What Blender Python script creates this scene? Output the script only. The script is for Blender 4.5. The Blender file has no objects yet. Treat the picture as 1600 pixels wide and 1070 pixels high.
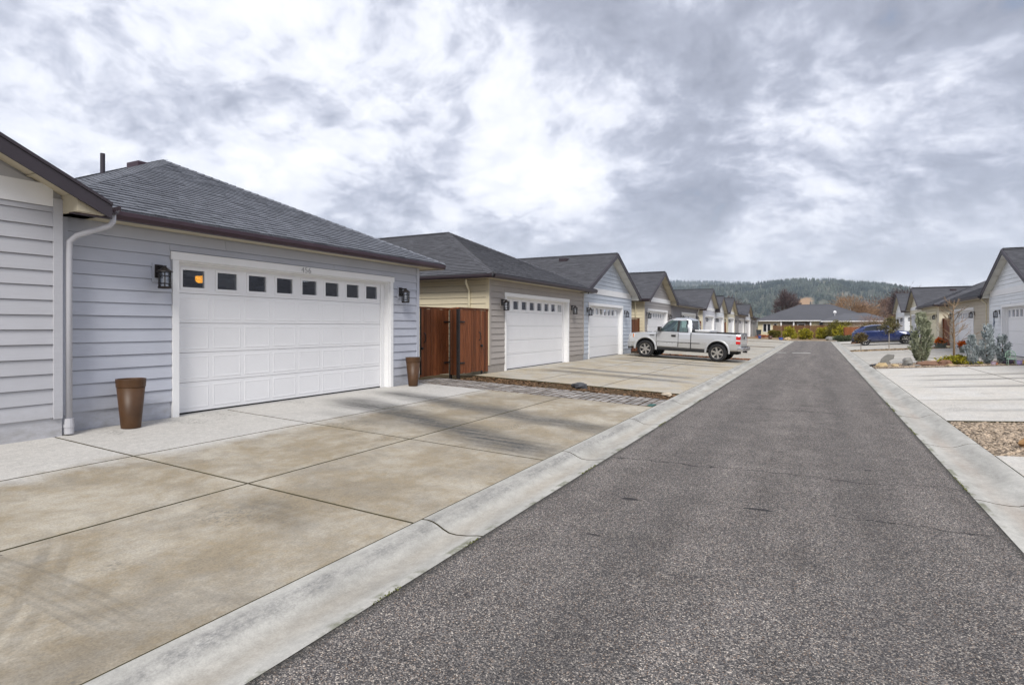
import bpy, bmesh, math, random
import numpy as np
from mathutils import Vector, Matrix
random.seed(7); rng = np.random.default_rng(7)
S = bpy.context.scene
COL = S.collection
R = math.radians

# ------------------------------------------------------------------ camera
FPX, VX, HY = 920.0, 1277.0, 511.0
YAW = math.atan((VX - 800) / FPX)
cd = bpy.data.cameras.new('camera'); cam = bpy.data.objects.new('camera', cd); COL.objects.link(cam)
cd.sensor_width = 36.0; cd.lens = 36.0 * FPX / 1600.0
cd.shift_y = -(535 - HY) / 1600.0
cd.clip_start = 0.05; cd.clip_end = 20000
cam.location = (0, 0, 1.6); cam.rotation_euler = (R(90), 0, YAW)
S.camera = cam

# ------------------------------------------------------------------ light and exposure
SUN_AZ, SUN_EL = R(157), R(44)          # azimuth clockwise from +Y, behind the camera
wd = bpy.data.worlds.new('World'); S.world = wd; wd.use_nodes = True
S.view_settings.view_transform = 'Standard'; S.view_settings.look = 'None'
S.view_settings.exposure = 1.18; S.view_settings.gamma = 1.0; S.view_settings.use_curve_mapping = False
sl = bpy.data.lights.new('sun', 'SUN'); sun = bpy.data.objects.new('sun', sl); COL.objects.link(sun)
sl.energy = 1.5; sl.angle = R(24); sl.color = (1.0, 0.96, 0.90)
sdir = Vector((math.sin(SUN_AZ) * math.cos(SUN_EL), math.cos(SUN_AZ) * math.cos(SUN_EL), math.sin(SUN_EL)))
sun.rotation_euler = sdir.to_track_quat('Z', 'Y').to_euler(); sun.location = (0, 0, 60)


class NT:
    """small helper for node trees"""
    def __init__(s, tree):
        s.t = tree; s.n = tree.nodes; s.l = tree.links

    def new(s, typ, **kw):
        n = s.n.new(typ)
        for k, v in kw.items(): setattr(n, k, v)
        return n

    def put(s, sock, val):
        if val is None: return
        if isinstance(val, bpy.types.NodeSocket): s.l.new(val, sock)
        else: sock.default_value = val

    def math(s, op, a, b=None, c=None, clamp=False):
        n = s.new('ShaderNodeMath', operation=op, use_clamp=clamp)
        s.put(n.inputs[0], a); s.put(n.inputs[1], b); s.put(n.inputs[2], c)
        return n.outputs[0]

    def vmath(s, op, a, b=None, out=0):
        n = s.new('ShaderNodeVectorMath', operation=op)
        s.put(n.inputs[0], a)
        if op == 'SCALE': s.put(n.inputs['Scale'], b)
        else: s.put(n.inputs[1], b)
        return n.outputs[1] if op in ('DOT_PRODUCT', 'LENGTH', 'DISTANCE') else n.outputs[0]

    def noise(s, vec, scale, detail=3, rough=.5, dist=0., out='Fac'):
        n = s.new('ShaderNodeTexNoise'); s.put(n.inputs['Vector'], vec)
        n.inputs['Scale'].default_value = scale; n.inputs['Detail'].default_value = detail
        n.inputs['Roughness'].default_value = rough; n.inputs['Distortion'].default_value = dist
        return n.outputs[out]

    def voro(s, vec, scale, feature='F1', out='Distance', rnd=1.):
        n = s.new('ShaderNodeTexVoronoi', feature=feature); s.put(n.inputs['Vector'], vec)
        n.inputs['Scale'].default_value = scale; n.inputs['Randomness'].default_value = rnd
        return n.outputs[out]

    def rng(s, v, a, b, c=0., d=1., mode='LINEAR'):
        n = s.new('ShaderNodeMapRange', interpolation_type=mode); n.clamp = True
        s.put(n.inputs[0], v); s.put(n.inputs[1], a); s.put(n.inputs[2], b); s.put(n.inputs[3], c); s.put(n.inputs[4], d)
        return n.outputs[0]

    def mix(s, fac, a, b, mode='MIX'):
        n = s.new('ShaderNodeMix', data_type='RGBA', blend_type=mode)
        s.put(n.inputs[0], fac); s.put(n.inputs[6], c4(a)); s.put(n.inputs[7], c4(b))
        return n.outputs[2]

    def scale3(s, vec, xyz):
        return s.vmath('MULTIPLY', vec, xyz)

    def sep(s, vec):
        n = s.new('ShaderNodeSeparateXYZ'); s.put(n.inputs[0], vec); return n.outputs

    def comb(s, x, y, z):
        n = s.new('ShaderNodeCombineXYZ'); s.put(n.inputs[0], x); s.put(n.inputs[1], y); s.put(n.inputs[2], z); return n.outputs[0]

    def bump(s, h, strength=.5, dist=.01, normal=None):
        n = s.new('ShaderNodeBump'); n.inputs['Strength'].default_value = strength; n.inputs['Distance'].default_value = dist
        s.put(n.inputs['Height'], h); s.put(n.inputs['Normal'], normal); return n.outputs[0]


def c4(c):
    if isinstance(c, tuple) and len(c) == 3: return (c[0], c[1], c[2], 1)
    return c


def gray(v): return (v, v, v)


def sc(c, k): return tuple(x * k for x in c[:3])


# ------------------------------------------------------------------ sky: broken cloud deck over a Nishita sky
def build_sky():
    T = NT(wd.node_tree); T.n.clear()
    out = T.new('ShaderNodeOutputWorld')
    sky = T.new('ShaderNodeTexSky', sky_type='NISHITA'); sky.sun_disc = False
    sky.sun_elevation = SUN_EL; sky.sun_rotation = SUN_AZ
    d = T.new('ShaderNodeTexCoord').outputs['Generated']
    d = T.vmath('NORMALIZE', d)
    x, y, z = T.sep(d)[:]
    zz = T.math('ADD', T.math('MAXIMUM', z, 0.0), 0.42)
    p = T.comb(T.math('DIVIDE', x, zz), T.math('DIVIDE', y, zz), 0.0)
    p = T.vmath('ADD', p, SKY_OFF)
    warp = T.vmath('SUBTRACT', T.noise(p, 1.6, 4, .55, 0, 'Color'), (.5, .5, .5))
    p2 = T.vmath('ADD', p, T.vmath('SCALE', warp, .30))
    big = T.noise(p, 1.0, 2, .5, .2)
    mid = T.noise(p2, 2.6, 10, .60, .05)
    # billows: folded noise gives rounded lumps with creases between them
    def fold(sc_, off):
        n = T.noise(T.vmath('ADD', p2, off), sc_, 3, .5, .1)
        return T.math('SUBTRACT', 1.0, T.math('MULTIPLY', T.math('ABSOLUTE', T.math('SUBTRACT', n, .5)), 4.0))
    bil = T.math('ADD', T.math('MULTIPLY', fold(3.4, (5, 2, 0)), .6), T.math('MULTIPLY', fold(7.5, (1, 9, 3)), .4))
    fine = T.noise(p2, 11.0, 8, .64, .1)
    h = T.math('ADD', T.math('MULTIPLY', big, .36), T.math('ADD', T.math('MULTIPLY', mid, .80), T.math('ADD', T.math('MULTIPLY', fine, .36), T.math('MULTIPLY', bil, -.15))))
    h = T.math('SUBTRACT', h, HOFF)
    # the cloud deck is thinner (brighter) to the left of the view and thicker to the right
    thin = T.math('MULTIPLY', T.rng(T.vmath('DOT_PRODUCT', d, tuple(THIN_DIR)), .55, 1.0, 0, 1, 'SMOOTHSTEP'), .11)
    thin2 = T.math('MULTIPLY', T.rng(T.vmath('DOT_PRODUCT', d, tuple(THIN_DIR2)), .975, 1.0, 0, 1, 'SMOOTHSTEP'), .10)
    thick = T.math('MULTIPLY', T.rng(T.vmath('DOT_PRODUCT', d, tuple(THICK_DIR)), .72, 1.0, 0, 1, 'SMOOTHSTEP'), .025)
    h = T.math('SUBTRACT', T.math('ADD', T.math('ADD', h, thin), thin2), thick)
    low = T.rng(z, .0, .22, 1, 0, 'SMOOTHSTEP')
    ramp = T.new('ShaderNodeValToRGB'); e = ramp.color_ramp.elements
    e[0].position = .34; e[0].color = (.29, .31, .38, 1)
    e[1].position = .76; e[1].color = (1.0, 1.0, 1.01, 1)
    m = e.new(.46); m.color = (.39, .415, .50, 1)
    m = e.new(.53); m.color = (.54, .565, .66, 1)
    m = e.new(.60); m.color = (.76, .78, .86, 1)
    T.put(ramp.inputs[0], h)
    col = ramp.outputs[0]
    col = T.mix(T.math('MULTIPLY', low, .70), col, (.80, .81, .84))
    # an overcast sky is brighter overhead than at the horizon
    zen = T.rng(z, .45, 1.0, 1.0, 1.6, 'SMOOTHSTEP')
    col = T.mix(1.0, col, T.comb(zen, zen, zen), 'MULTIPLY')
    bg1 = T.new('ShaderNodeBackground'); T.put(bg1.inputs[0], sky.outputs[0]); bg1.inputs[1].default_value = .06
    bg2 = T.new('ShaderNodeBackground'); T.put(bg2.inputs[0], col); bg2.inputs[1].default_value = SKY_K
    gap = T.math('MULTIPLY', T.rng(h, .36, .26, 0, 1, 'SMOOTHSTEP'), .35)
    mx = T.new('ShaderNodeMixShader'); T.put(mx.inputs[0], gap); T.l.new(bg2.outputs[0], mx.inputs[1]); T.l.new(bg1.outputs[0], mx.inputs[2])
    T.l.new(mx.outputs[0], out.inputs[0])


def pxdir(px, py):
    r = Vector((math.cos(YAW), math.sin(YAW), 0)); f = Vector((-math.sin(YAW), math.cos(YAW), 0))
    v = r * ((px - 800) / FPX) + Vector((0, 0, 1)) * ((HY - py) / FPX) + f
    return v.normalized()


SKY_OFF = (91.3, 12.2, 0)
THIN_DIR = pxdir(-100, 150)
THIN_DIR2 = pxdir(880, 200)
SKY_K = .565
HOFF = .16
THICK_DIR = pxdir(1500, 200)
build_sky()


# ------------------------------------------------------------------ materials
def M(name, col, rough=.65, var=.10, vs=2.5, bump=0., bs=60., metal=0., isl=0., objr=0., col2=None, spec=.35,
      stretch=(1, 1, 1), coat=0., fine=0., dirt=0.):
    m = bpy.data.materials.new(name); m.use_nodes = True
    T = NT(m.node_tree); b = T.n['Principled BSDF']
    P = T.new('ShaderNodeNewGeometry')
    pos = T.scale3(P.outputs['Position'], stretch)
    n = T.rng(T.noise(pos, vs, 5, .6, .2), .3, .7)
    c = T.mix(n, sc(col, 1 - var), col2 if col2 else sc(col, 1 + var))
    if fine:
        f = T.rng(T.noise(pos, bs, 2, .6), .25, .75, 1 - fine, 1 + fine)
        c = T.mix(1., c, T.comb(f, f, f), 'MULTIPLY')
    if isl:
        r = T.rng(P.outputs['Random Per Island'], 0, 1, 1 - isl, 1 + isl)
        c = T.mix(1., c, T.comb(r, r, r), 'MULTIPLY')
    if objr:
        oi = T.new('ShaderNodeObjectInfo')
        r = T.rng(oi.outputs['Random'], 0, 1, 1 - objr, 1 + objr)
        c = T.mix(1., c, T.comb(r, r, r), 'MULTIPLY')
    if dirt:
        dn = T.rng(T.noise(T.scale3(P.outputs['Position'], (1.2, 1.2, .25)), 2.3, 6, .65), .52, .75, 0, dirt)
        c = T.mix(dn, c, sc(col, .62))
    T.put(b.inputs['Base Color'], c)
    b.inputs['Roughness'].default_value = rough; b.inputs['Metallic'].default_value = metal
    b.inputs['Specular IOR Level'].default_value = spec; b.inputs['Coat Weight'].default_value = coat
    b.inputs['Coat Roughness'].default_value = .05
    if bump:
        T.put(b.inputs['Normal'], T.bump(T.noise(pos, bs, 4, .6), bump, .004))
    return m


def mat_siding(name, col, dirt=.12):
    """painted fibre-cement board with a faint raised wood grain along the board"""
    m = bpy.data.materials.new(name); m.use_nodes = True
    T = NT(m.node_tree); b = T.n['Principled BSDF']
    P = T.new('ShaderNodeNewGeometry').outputs['Position']
    grain = T.noise(T.scale3(P, (1, 1.2, 34)), 3.0, 4, .6, .6)
    big = T.rng(T.noise(T.scale3(P, (.8, .8, .5)), 1.3, 4, .6), .3, .7, .95, 1.05)
    oi = T.rng(T.new('ShaderNodeObjectInfo').outputs['Random'], 0, 1, .965, 1.035)
    k = T.math('MULTIPLY', T.math('MULTIPLY', big, oi), T.rng(grain, .25, .75, .955, 1.04))
    c = T.mix(1., col, T.comb(k, k, k), 'MULTIPLY')
    sp = T.math('MULTIPLY', T.rng(T.sep(P)[2], .75, .28, 0, .45, 'SMOOTHSTEP'), T.rng(T.noise(T.scale3(P, (2.5, 2.5, 6)), 2.2, 7, .72), .38, .66))
    c = T.mix(sp, c, (.20, .18, .15))
    T.put(b.inputs['Base Color'], c); b.inputs['Roughness'].default_value = .62; b.inputs['Specular IOR Level'].default_value = .3
    T.put(b.inputs['Normal'], T.bump(grain, .35, .003))
    return m


def y_near(T, P): return T.sep(P)[1]


def mat_asphalt():
    m = bpy.data.materials.new('chip_sealed_asphalt'); m.use_nodes = True
    T = NT(m.node_tree); b = T.n['Principled BSDF']
    P = T.new('ShaderNodeNewGeometry').outputs['Position']
    warp = T.vmath('ADD', P, T.scale3(T.noise(P, 70, 2, .5, 0, 'Color'), (.006, .006, 0)))
    cellc = T.voro(warp, 150, 'F1', 'Color'); cell = T.voro(warp, 150)
    rnd = T.sep(cellc)[0]
    r2 = T.sep(cellc)[1]
    ramp = T.new('ShaderNodeValToRGB'); e = ramp.color_ramp.elements
    e[0].position = .0; e[0].color = (.022, .022, .023, 1)
    e[1].position = 1.; e[1].color = (.40, .37, .32, 1)
    for p_, c_ in ((.30, (.050, .048, .048)), (.62, (.094, .090, .087)), (.84, (.170, .159, .147)), (.95, (.27, .248, .22))):
        q = e.new(p_); q.color = (*c_, 1)
    T.put(ramp.inputs[0], rnd)
    c = ramp.outputs[0]
    c = T.mix(T.math('MULTIPLY', T.rng(r2, .90, .97), .45), c, (.27, .19, .13))
    # dark binder between stones
    c = T.mix(T.rng(cell, .48, .85, 0, .75), c, (.017, .017, .018))
    wear = T.rng(T.noise(T.scale3(P, (1.6, .16, 1)), 1.5, 5, .6), .3, .7, .80, 1.20)
    patch = T.rng(T.noise(P, 1.9, 6, .7), .30, .72, .80, 1.22)
    k = T.math('MULTIPLY', T.math('MULTIPLY', wear, patch), 1.70)
    c = T.mix(1., c, T.comb(k, T.math('MULTIPLY', k, .965), T.math('MULTIPLY', k, .94)), 'MULTIPLY')
    xw = T.sep(P)[0]
    path = T.math('MAXIMUM', T.rng(T.math('ABSOLUTE', T.math('ADD', xw, T.math('ADD', 1.25, T.math('MULTIPLY', T.math('SUBTRACT', patch, 1.0), .4)))), .0, .5, 1, 0, 'SMOOTHSTEP'), T.rng(T.math('ABSOLUTE', T.math('SUBTRACT', xw, T.math('ADD', .35, T.math('MULTIPLY', T.math('SUBTRACT', patch, 1.0), .4)))), .0, .5, 1, 0, 'SMOOTHSTEP'))
    c = T.mix(T.math('MULTIPLY', path, .20), c, (.050, .048, .047))
    oil = T.math('MULTIPLY', T.rng(T.voro(P, 1.15), .05, .02, 0, .6), T.rng(T.noise(P, 22, 4, .7), .35, .6))
    c = T.mix(oil, c, (.022, .021, .020))
    # a few crushed pale smears
    sm = T.math('MULTIPLY', T.math('MULTIPLY', T.rng(T.noise(P, 3.3, 8, .78), .62, .74), T.rng(y_near(T, P), 1.2, 3.6, 1, .25)), .5)
    c = T.mix(sm, c, (.36, .35, .34))
    # hairline cracks across the lane
    x, y, z = T.sep(P)[:]
    wob = T.math('MULTIPLY', T.math('SUBTRACT', T.noise(P, 2.4, 8, .72), .5), .50)
    masks = None
    for (yc, x0, x1, w) in ((7.02, -2.3, .75, .011), (7.2, .6, 1.3, .008), (5.68, .05, 1.3, .009), (12.4, -1.3, 1.2, .010), (19.5, -2.2, 1.2, .014)):
        dd = T.math('ABSOLUTE', T.math('ADD', T.math('SUBTRACT', y, yc), wob))
        mk = T.rng(dd, w * .9, w * 2.1, 1, 0)
        mk = T.math('MULTIPLY', mk, T.math('MULTIPLY', T.rng(x, x0, x0 + .08), T.rng(x, x1, x1 - .25)))
        masks = mk if masks is None else T.math('MAXIMUM', masks, mk)
    masks = T.math('MULTIPLY', masks, T.rng(T.noise(P, 9, 3, .6), .25, .40))
    c = T.mix(T.math('MULTIPLY', masks, .85), c, (.012, .012, .013))
    ed = T.math('MAXIMUM', T.rng(T.math('ADD', x, T.math('MULTIPLY', wob, .12)), -2.20, -2.275), T.rng(T.math('ADD', x, T.math('MULTIPLY', wob, .12)), 1.23, 1.295))
    c = T.mix(T.math('MULTIPLY', ed, .72), c, (.030, .029, .024))
    # short dark tar smears
    tar = T.rng(T.noise(T.scale3(P, (1.1, 4.2, 1)), 1.35, 2, .4), .735, .755)
    c = T.mix(T.math('MULTIPLY', tar, .85), c, (.016, .016, .018))
    T.put(b.inputs['Base Color'], c)
    b.inputs['Roughness'].default_value = .8; b.inputs['Specular IOR Level'].default_value = .25
    hgt = T.math('SUBTRACT', T.math('MULTIPLY', rnd, .5), cell)
    T.put(b.inputs['Normal'], T.bump(hgt, .75, .006))
    return m


def mat_drive(name, light=(.53, .50, .44), tan=(.47, .385, .26), bands=(), rings=(), tanamt=.8, edge=None, grayamt=.4, pale=(.53, .515, .485)):
    """broom-finished concrete: tan staining, moss-dark specks, tyre marks along the given paths"""
    m = bpy.data.materials.new(name); m.use_nodes = True
    T = NT(m.node_tree); b = T.n['Principled BSDF']
    P = T.new('ShaderNodeNewGeometry').outputs['Position']
    x, y, z = T.sep(P)[:]
    oi = T.new('ShaderNodeObjectInfo').outputs['Random']
    broom = T.noise(T.scale3(P, (30, 1.6, 1)), 3.0, 6, .7, .3)
    stain = T.noise(T.scale3(P, (1.1, .8, 1)), 1.05, 10, .72, .35)
    blot = T.noise(P, 4.2, 9, .74, .3)
    mott = T.noise(T.scale3(P, (1.6, 1, 1)), 15, 6, .72, .2)
    grit = T.noise(P, 75, 3, .7)
    f = T.math('ADD', T.math('MULTIPLY', stain, .52), T.math('ADD', T.math('MULTIPLY', blot, .30), T.math('MULTIPLY', mott, .18)))
    tf = T.rng(f, .42, .55, .08, tanamt)
    c = T.mix(tf, light, tan)
    g = T.rng(T.noise(T.scale3(P, (.8, .9, 1)), 1.7, 10, .75, .3), .47, .66, 0, grayamt)
    c = T.mix(g, c, (.23, .205, .165))
    if edge is not None:      # the strip under the eaves stays washed and pale
        ex = T.math('ADD', x, T.math('MULTIPLY', T.math('SUBTRACT', stain, .5), 1.1))
        c = T.mix(T.math('MULTIPLY', T.rng(ex, edge + .30, edge - .12), .85), c, pale)
    k = T.math('MULTIPLY', T.rng(broom, .25, .75, .89, 1.09), T.math('MULTIPLY', T.rng(mott, .28, .72, .80, 1.15), T.rng(grit, .25, .75, .74, 1.24)))
    k = T.math('MULTIPLY', k, T.rng(blot, .3, .7, .90, 1.08))
    k = T.math('MULTIPLY', k, T.rng(oi, 0, 1, .965, 1.035))
    c = T.mix(1., c, T.comb(k, k, k), 'MULTIPLY')
    mk = None
    nz = T.math('MULTIPLY', T.math('SUBTRACT', T.noise(T.scale3(P, (.6, 1.1, 1)), 1.2, 8, .7), .5), .75)
    stre = T.math('MULTIPLY', T.rng(T.noise(T.scale3(P, (.8, 7, 1)), 1.6, 8, .72), .28, .62, .34, 1), T.rng(mott, .3, .62, .6, 1))
    for (x0, y0, x1, y1, w, st) in bands:
        L = math.hypot(x1 - x0, y1 - y0); dx, dy = (x1 - x0) / L, (y1 - y0) / L
        px, py = T.math('SUBTRACT', x, x0), T.math('SUBTRACT', y, y0)
        t = T.math('ADD', T.math('MULTIPLY', px, dx), T.math('MULTIPLY', py, dy))
        q = T.math('ADD', T.math('MULTIPLY', px, -dy), T.math('MULTIPLY', py, dx))
        q = T.math('ABSOLUTE', T.math('ADD', q, nz))
        a = T.math('MULTIPLY', T.rng(q, w * .05, w * 1.25, 1, 0, 'SMOOTHSTEP'), T.math('MULTIPLY', T.rng(t, 0, .9, 0, 1, 'SMOOTHSTEP'), T.rng(t, L, L - 1.1, 0, 1, 'SMOOTHSTEP')))
        a = T.math('MULTIPLY', a, st)
        mk = a if mk is None else T.math('MAXIMUM', mk, a)
    for (cx, cy, r, w, st, x0, x1) in rings:
        rr = T.math('SQRT', T.math('ADD', T.math('POWER', T.math('SUBTRACT', x, cx), 2), T.math('POWER', T.math('SUBTRACT', y, cy), 2)))
        q = T.math('ABSOLUTE', T.math('ADD', T.math('SUBTRACT', rr, r), T.math('MULTIPLY', nz, .06)))
        a = T.math('MULTIPLY', T.rng(q, w * .4, w, st, 0, 'SMOOTHSTEP'), T.math('MULTIPLY', T.rng(x, x0, x0 + .5), T.rng(x, x1, x1 - .5)))
        mk = a if mk is None else T.math('MAXIMUM', mk, a)
    if mk is not None:
        c = T.mix(T.math('MULTIPLY', mk, stre, clamp=True), c, (.070, .069, .066))
    # dabs of tread print and dark specks
    dab = T.math('MULTIPLY', T.rng(T.noise(P, 1.05, 3, .6), .60, .66), T.rng(T.noise(T.scale3(P, (26, 15, 1)), 1.5, 4, .7), .50, .60, 0, .6))
    c = T.mix(dab, c, (.12, .115, .105))
    sp = T.math('MULTIPLY', T.rng(T.voro(P, 2.6), .030, .022), T.rng(T.sep(T.voro(P, 2.6, 'F1', 'Color'))[0], .6, .62, 0, .8))
    c = T.mix(sp, c, (.06, .055, .05))
    T.put(b.inputs['Base Color'], c)
    b.inputs['Roughness'].default_value = .78; b.inputs['Specular IOR Level'].default_value = .25
    hh = T.math('ADD', broom, T.math('MULTIPLY', grit, .6))
    T.put(b.inputs['Normal'], T.bump(hh, .45, .004))
    return m


def mat_curb():
    m = bpy.data.materials.new('kerb_concrete'); m.use_nodes = True
    T = NT(m.node_tree); b = T.n['Principled BSDF']
    P = T.new('ShaderNodeNewGeometry').outputs['Position']
    x, y, z = T.sep(P)[:]
    f = T.noise(T.scale3(P, (1, .3, 1)), 2.6, 7, .68, .3)
    c = T.mix(T.rng(f, .3, .7), (.30, .29, .26), (.52, .505, .46))
    c = T.mix(T.rng(T.noise(P, 5, 6, .7), .52, .78, 0, .45), c, (.25, .245, .23))
    # dirt that settles in the valley, dark scuffs on the roll of the left kerb
    val = T.math('MULTIPLY', T.rng(T.math('ABSOLUTE', T.math('ADD', x, 2.50)), .02, .16, 1, 0, 'SMOOTHSTEP'), T.rng(T.noise(T.scale3(P, (1, .5, 1)), 2.2, 5, .6), .30, .62, .1, .5))
    c = T.mix(val, c, (.33, .28, .21))
    scf = T.math('MULTIPLY', T.rng(T.math('ABSOLUTE', T.math('ADD', x, 2.72)), .02, .10, 1, 0, 'SMOOTHSTEP'), T.rng(T.noise(T.scale3(P, (3.5, .8, 1)), 2.2, 10, .78), .40, .62, .08, .80))
    scf = T.math('MULTIPLY', scf, T.rng(T.noise(T.scale3(P, (2.2, 1, 1)), 26, 5, .75), .36, .60, .25, 1))
    c = T.mix(scf, c, (.115, .115, .118))
    v2 = T.math('MULTIPLY', T.rng(T.math('ABSOLUTE', T.math('SUBTRACT', x, 1.54)), .02, .16, 1, 0, 'SMOOTHSTEP'), T.rng(T.noise(T.scale3(P, (1, .4, 1)), 1.8, 5, .6), .35, .65, .05, .5))
    c = T.mix(v2, c, (.38, .31, .25))
    # moss along the joint with the asphalt
    mo = T.math('MAXIMUM', T.rng(x, -2.294, -2.286), T.rng(x, 1.318, 1.308))
    inn = T.math('MULTIPLY', T.rng(x, -2.36, -2.33), T.rng(x, 1.36, 1.34))
    mo = T.math('MULTIPLY', T.math('MULTIPLY', mo, inn), T.math('MULTIPLY', T.rng(T.noise(P, 2.6, 5, .7), .50, .60), .6))
    c = T.mix(mo, c, (.075, .085, .022))
    k = T.math('MULTIPLY', T.rng(T.noise(P, 95, 3, .7), .25, .75, .82, 1.14), T.rng(T.noise(P, 14, 6, .72), .3, .7, .86, 1.10))
    c = T.mix(1., c, T.comb(k, k, k), 'MULTIPLY')
    T.put(b.inputs['Base Color'], c); b.inputs['Roughness'].default_value = .8; b.inputs['Specular IOR Level'].default_value = .25
    T.put(b.inputs['Normal'], T.bump(T.noise(P, 170, 3, .6), .3, .004))
    return m


def mat_roof(name, col, isl=.13):
    m = bpy.data.materials.new(name); m.use_nodes = True
    T = NT(m.node_tree); b = T.n['Principled BSDF']
    g = T.new('ShaderNodeNewGeometry'); P = g.outputs['Position']
    r = T.rng(g.outputs['Random Per Island'], 0, 1, 1 - isl, 1 + isl)
    n = T.rng(T.noise(P, 45, 4, .75), .3, .7, .70, 1.30)
    n2 = T.rng(T.noise(P, .45, 3, .5), .3, .7, .94, 1.06)
    k = T.math('MULTIPLY', r, T.math('MULTIPLY', n, n2))
    c = T.mix(1., col, T.comb(k, k, k), 'MULTIPLY')
    T.put(b.inputs['Base Color'], c); b.inputs['Roughness'].default_value = .85; b.inputs['Specular IOR Level'].default_value = .2
    T.put(b.inputs['Normal'], T.bump(T.noise(P, 110, 2, .6), .4, .004))
    return m


def mat_wood(name, c1, c2):
    m = bpy.data.materials.new(name); m.use_nodes = True
    T = NT(m.node_tree); b = T.n['Principled BSDF']
    tc = T.new('ShaderNodeNewGeometry'); P = tc.outputs['Position']
    oi = T.new('ShaderNodeObjectInfo').outputs['Random']
    off = T.comb(T.math('MULTIPLY', oi, 37), T.math('MULTIPLY', oi, 11), 0)
    q = T.scale3(T.vmath('ADD', P, off), (14, 14, .9))
    g = T.noise(q, 1.4, 6, .65, 1.2)
    c = T.mix(T.rng(g, .3, .7), c1, c2)
    k = T.math('MULTIPLY', T.rng(oi, 0, 1, .62, 1.40), T.rng(tc.outputs['Random Per Island'], 0, 1, .9, 1.1))
    c = T.mix(1., c, T.comb(k, k, k), 'MULTIPLY')
    kn = T.rng(T.voro(T.scale3(T.vmath('ADD', P, off), (7, 7, 2.2)), 1.0), .09, .05)
    c = T.mix(T.math('MULTIPLY', kn, .7), c, sc(c1, .35))
    T.put(b.inputs['Base Color'], c); b.inputs['Roughness'].default_value = .6; b.inputs['Specular IOR Level'].default_value = .25
    T.put(b.inputs['Normal'], T.bump(g, .25, .003))
    return m


def mat_glass(name, tint=(.5, .55, .55), trans=.5, refl=1.0, rough=.015):
    m = bpy.data.materials.new(name); m.use_nodes = True
    T = NT(m.node_tree); T.n.clear()
    o = T.new('ShaderNodeOutputMaterial')
    fr = T.new('ShaderNodeFresnel'); fr.inputs[0].default_value = 1.5
    tr = T.new('ShaderNodeBsdfTransparent'); T.put(tr.inputs[0], (*sc(tint, trans), 1))
    gl = T.new('ShaderNodeBsdfGlossy'); gl.inputs['Roughness'].default_value = rough; T.put(gl.inputs[0], (.9, .93, .97, 1))
    mx = T.new('ShaderNodeMixShader')
    fac = T.math('MULTIPLY', T.math('ADD', fr.outputs[0], .03), refl, clamp=True)
    T.put(mx.inputs[0], fac); T.l.new(tr.outputs[0], mx.inputs[1]); T.l.new(gl.outputs[0], mx.inputs[2])
    T.l.new(mx.outputs[0], o.inputs[0])
    return m


def mat_emit(name, col, st):
    m = bpy.data.materials.new(name); m.use_nodes = True
    T = NT(m.node_tree); b = T.n['Principled BSDF']
    b.inputs['Base Color'].default_value = c4(col); b.inputs['Emission Color'].default_value = c4(col)
    b.inputs['Emission Strength'].default_value = st
    return m


def mat_paint(name, col, rough=.3, metal=0., coat=.6, flake=0.):
    m = bpy.data.materials.new(name); m.use_nodes = True
    T = NT(m.node_tree); b = T.n['Principled BSDF']
    P = T.new('ShaderNodeNewGeometry').outputs['Position']
    d = T.rng(P if False else T.sep(P)[2], .35, .95, .55, 0)       # road film, thicker low down
    d = T.math('MULTIPLY', d, T.rng(T.noise(P, 3.5, 5, .65), .35, .7, .3, 1))
    c = T.mix(d, col, (.22, .20, .175))
    T.put(b.inputs['Base Color'], c); b.inputs['Metallic'].default_value = metal
    T.put(b.inputs['Roughness'], T.math('ADD', rough, T.math('MULTIPLY', d, .35)))
    b.inputs['Coat Weight'].default_value = coat; b.inputs['Coat Roughness'].default_value = .06
    return m


def mat_soil(name, c1, c2, scale=14.):
    m = bpy.data.materials.new(name); m.use_nodes = True
    T = NT(m.node_tree); b = T.n['Principled BSDF']
    P = T.new('ShaderNodeNewGeometry').outputs['Position']
    n = T.noise(P, scale, 7, .7, .4); n2 = T.noise(P, 1.2, 4, .6)
    c = T.mix(T.rng(T.math('ADD', T.math('MULTIPLY', n, .7), T.math('MULTIPLY', n2, .3)), .35, .65), c1, c2)
    T.put(b.inputs['Base Color'], c); b.inputs['Roughness'].default_value = .95; b.inputs['Specular IOR Level'].default_value = .1
    T.put(b.inputs['Normal'], T.bump(n, .8, .02))
    return m


def mat_leaf(name, c1, c2, isl=.35, ns=3.5):
    m = bpy.data.materials.new(name); m.use_nodes = True
    T = NT(m.node_tree); b = T.n['Principled BSDF']
    g = T.new('ShaderNodeNewGeometry')
    n = T.rng(T.noise(g.outputs['Position'], ns, 4, .65), .38, .62)
    c = T.mix(n, c1, c2)
    r = T.rng(g.outputs['Random Per Island'], 0, 1, 1 - isl, 1 + isl)
    c = T.mix(1., c, T.comb(r, r, r), 'MULTIPLY')
    T.put(b.inputs['Base Color'], c); b.inputs['Roughness'].default_value = .6; b.inputs['Specular IOR Level'].default_value = .2
    b.inputs['Subsurface Weight'].default_value = 0
    return m


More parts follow.
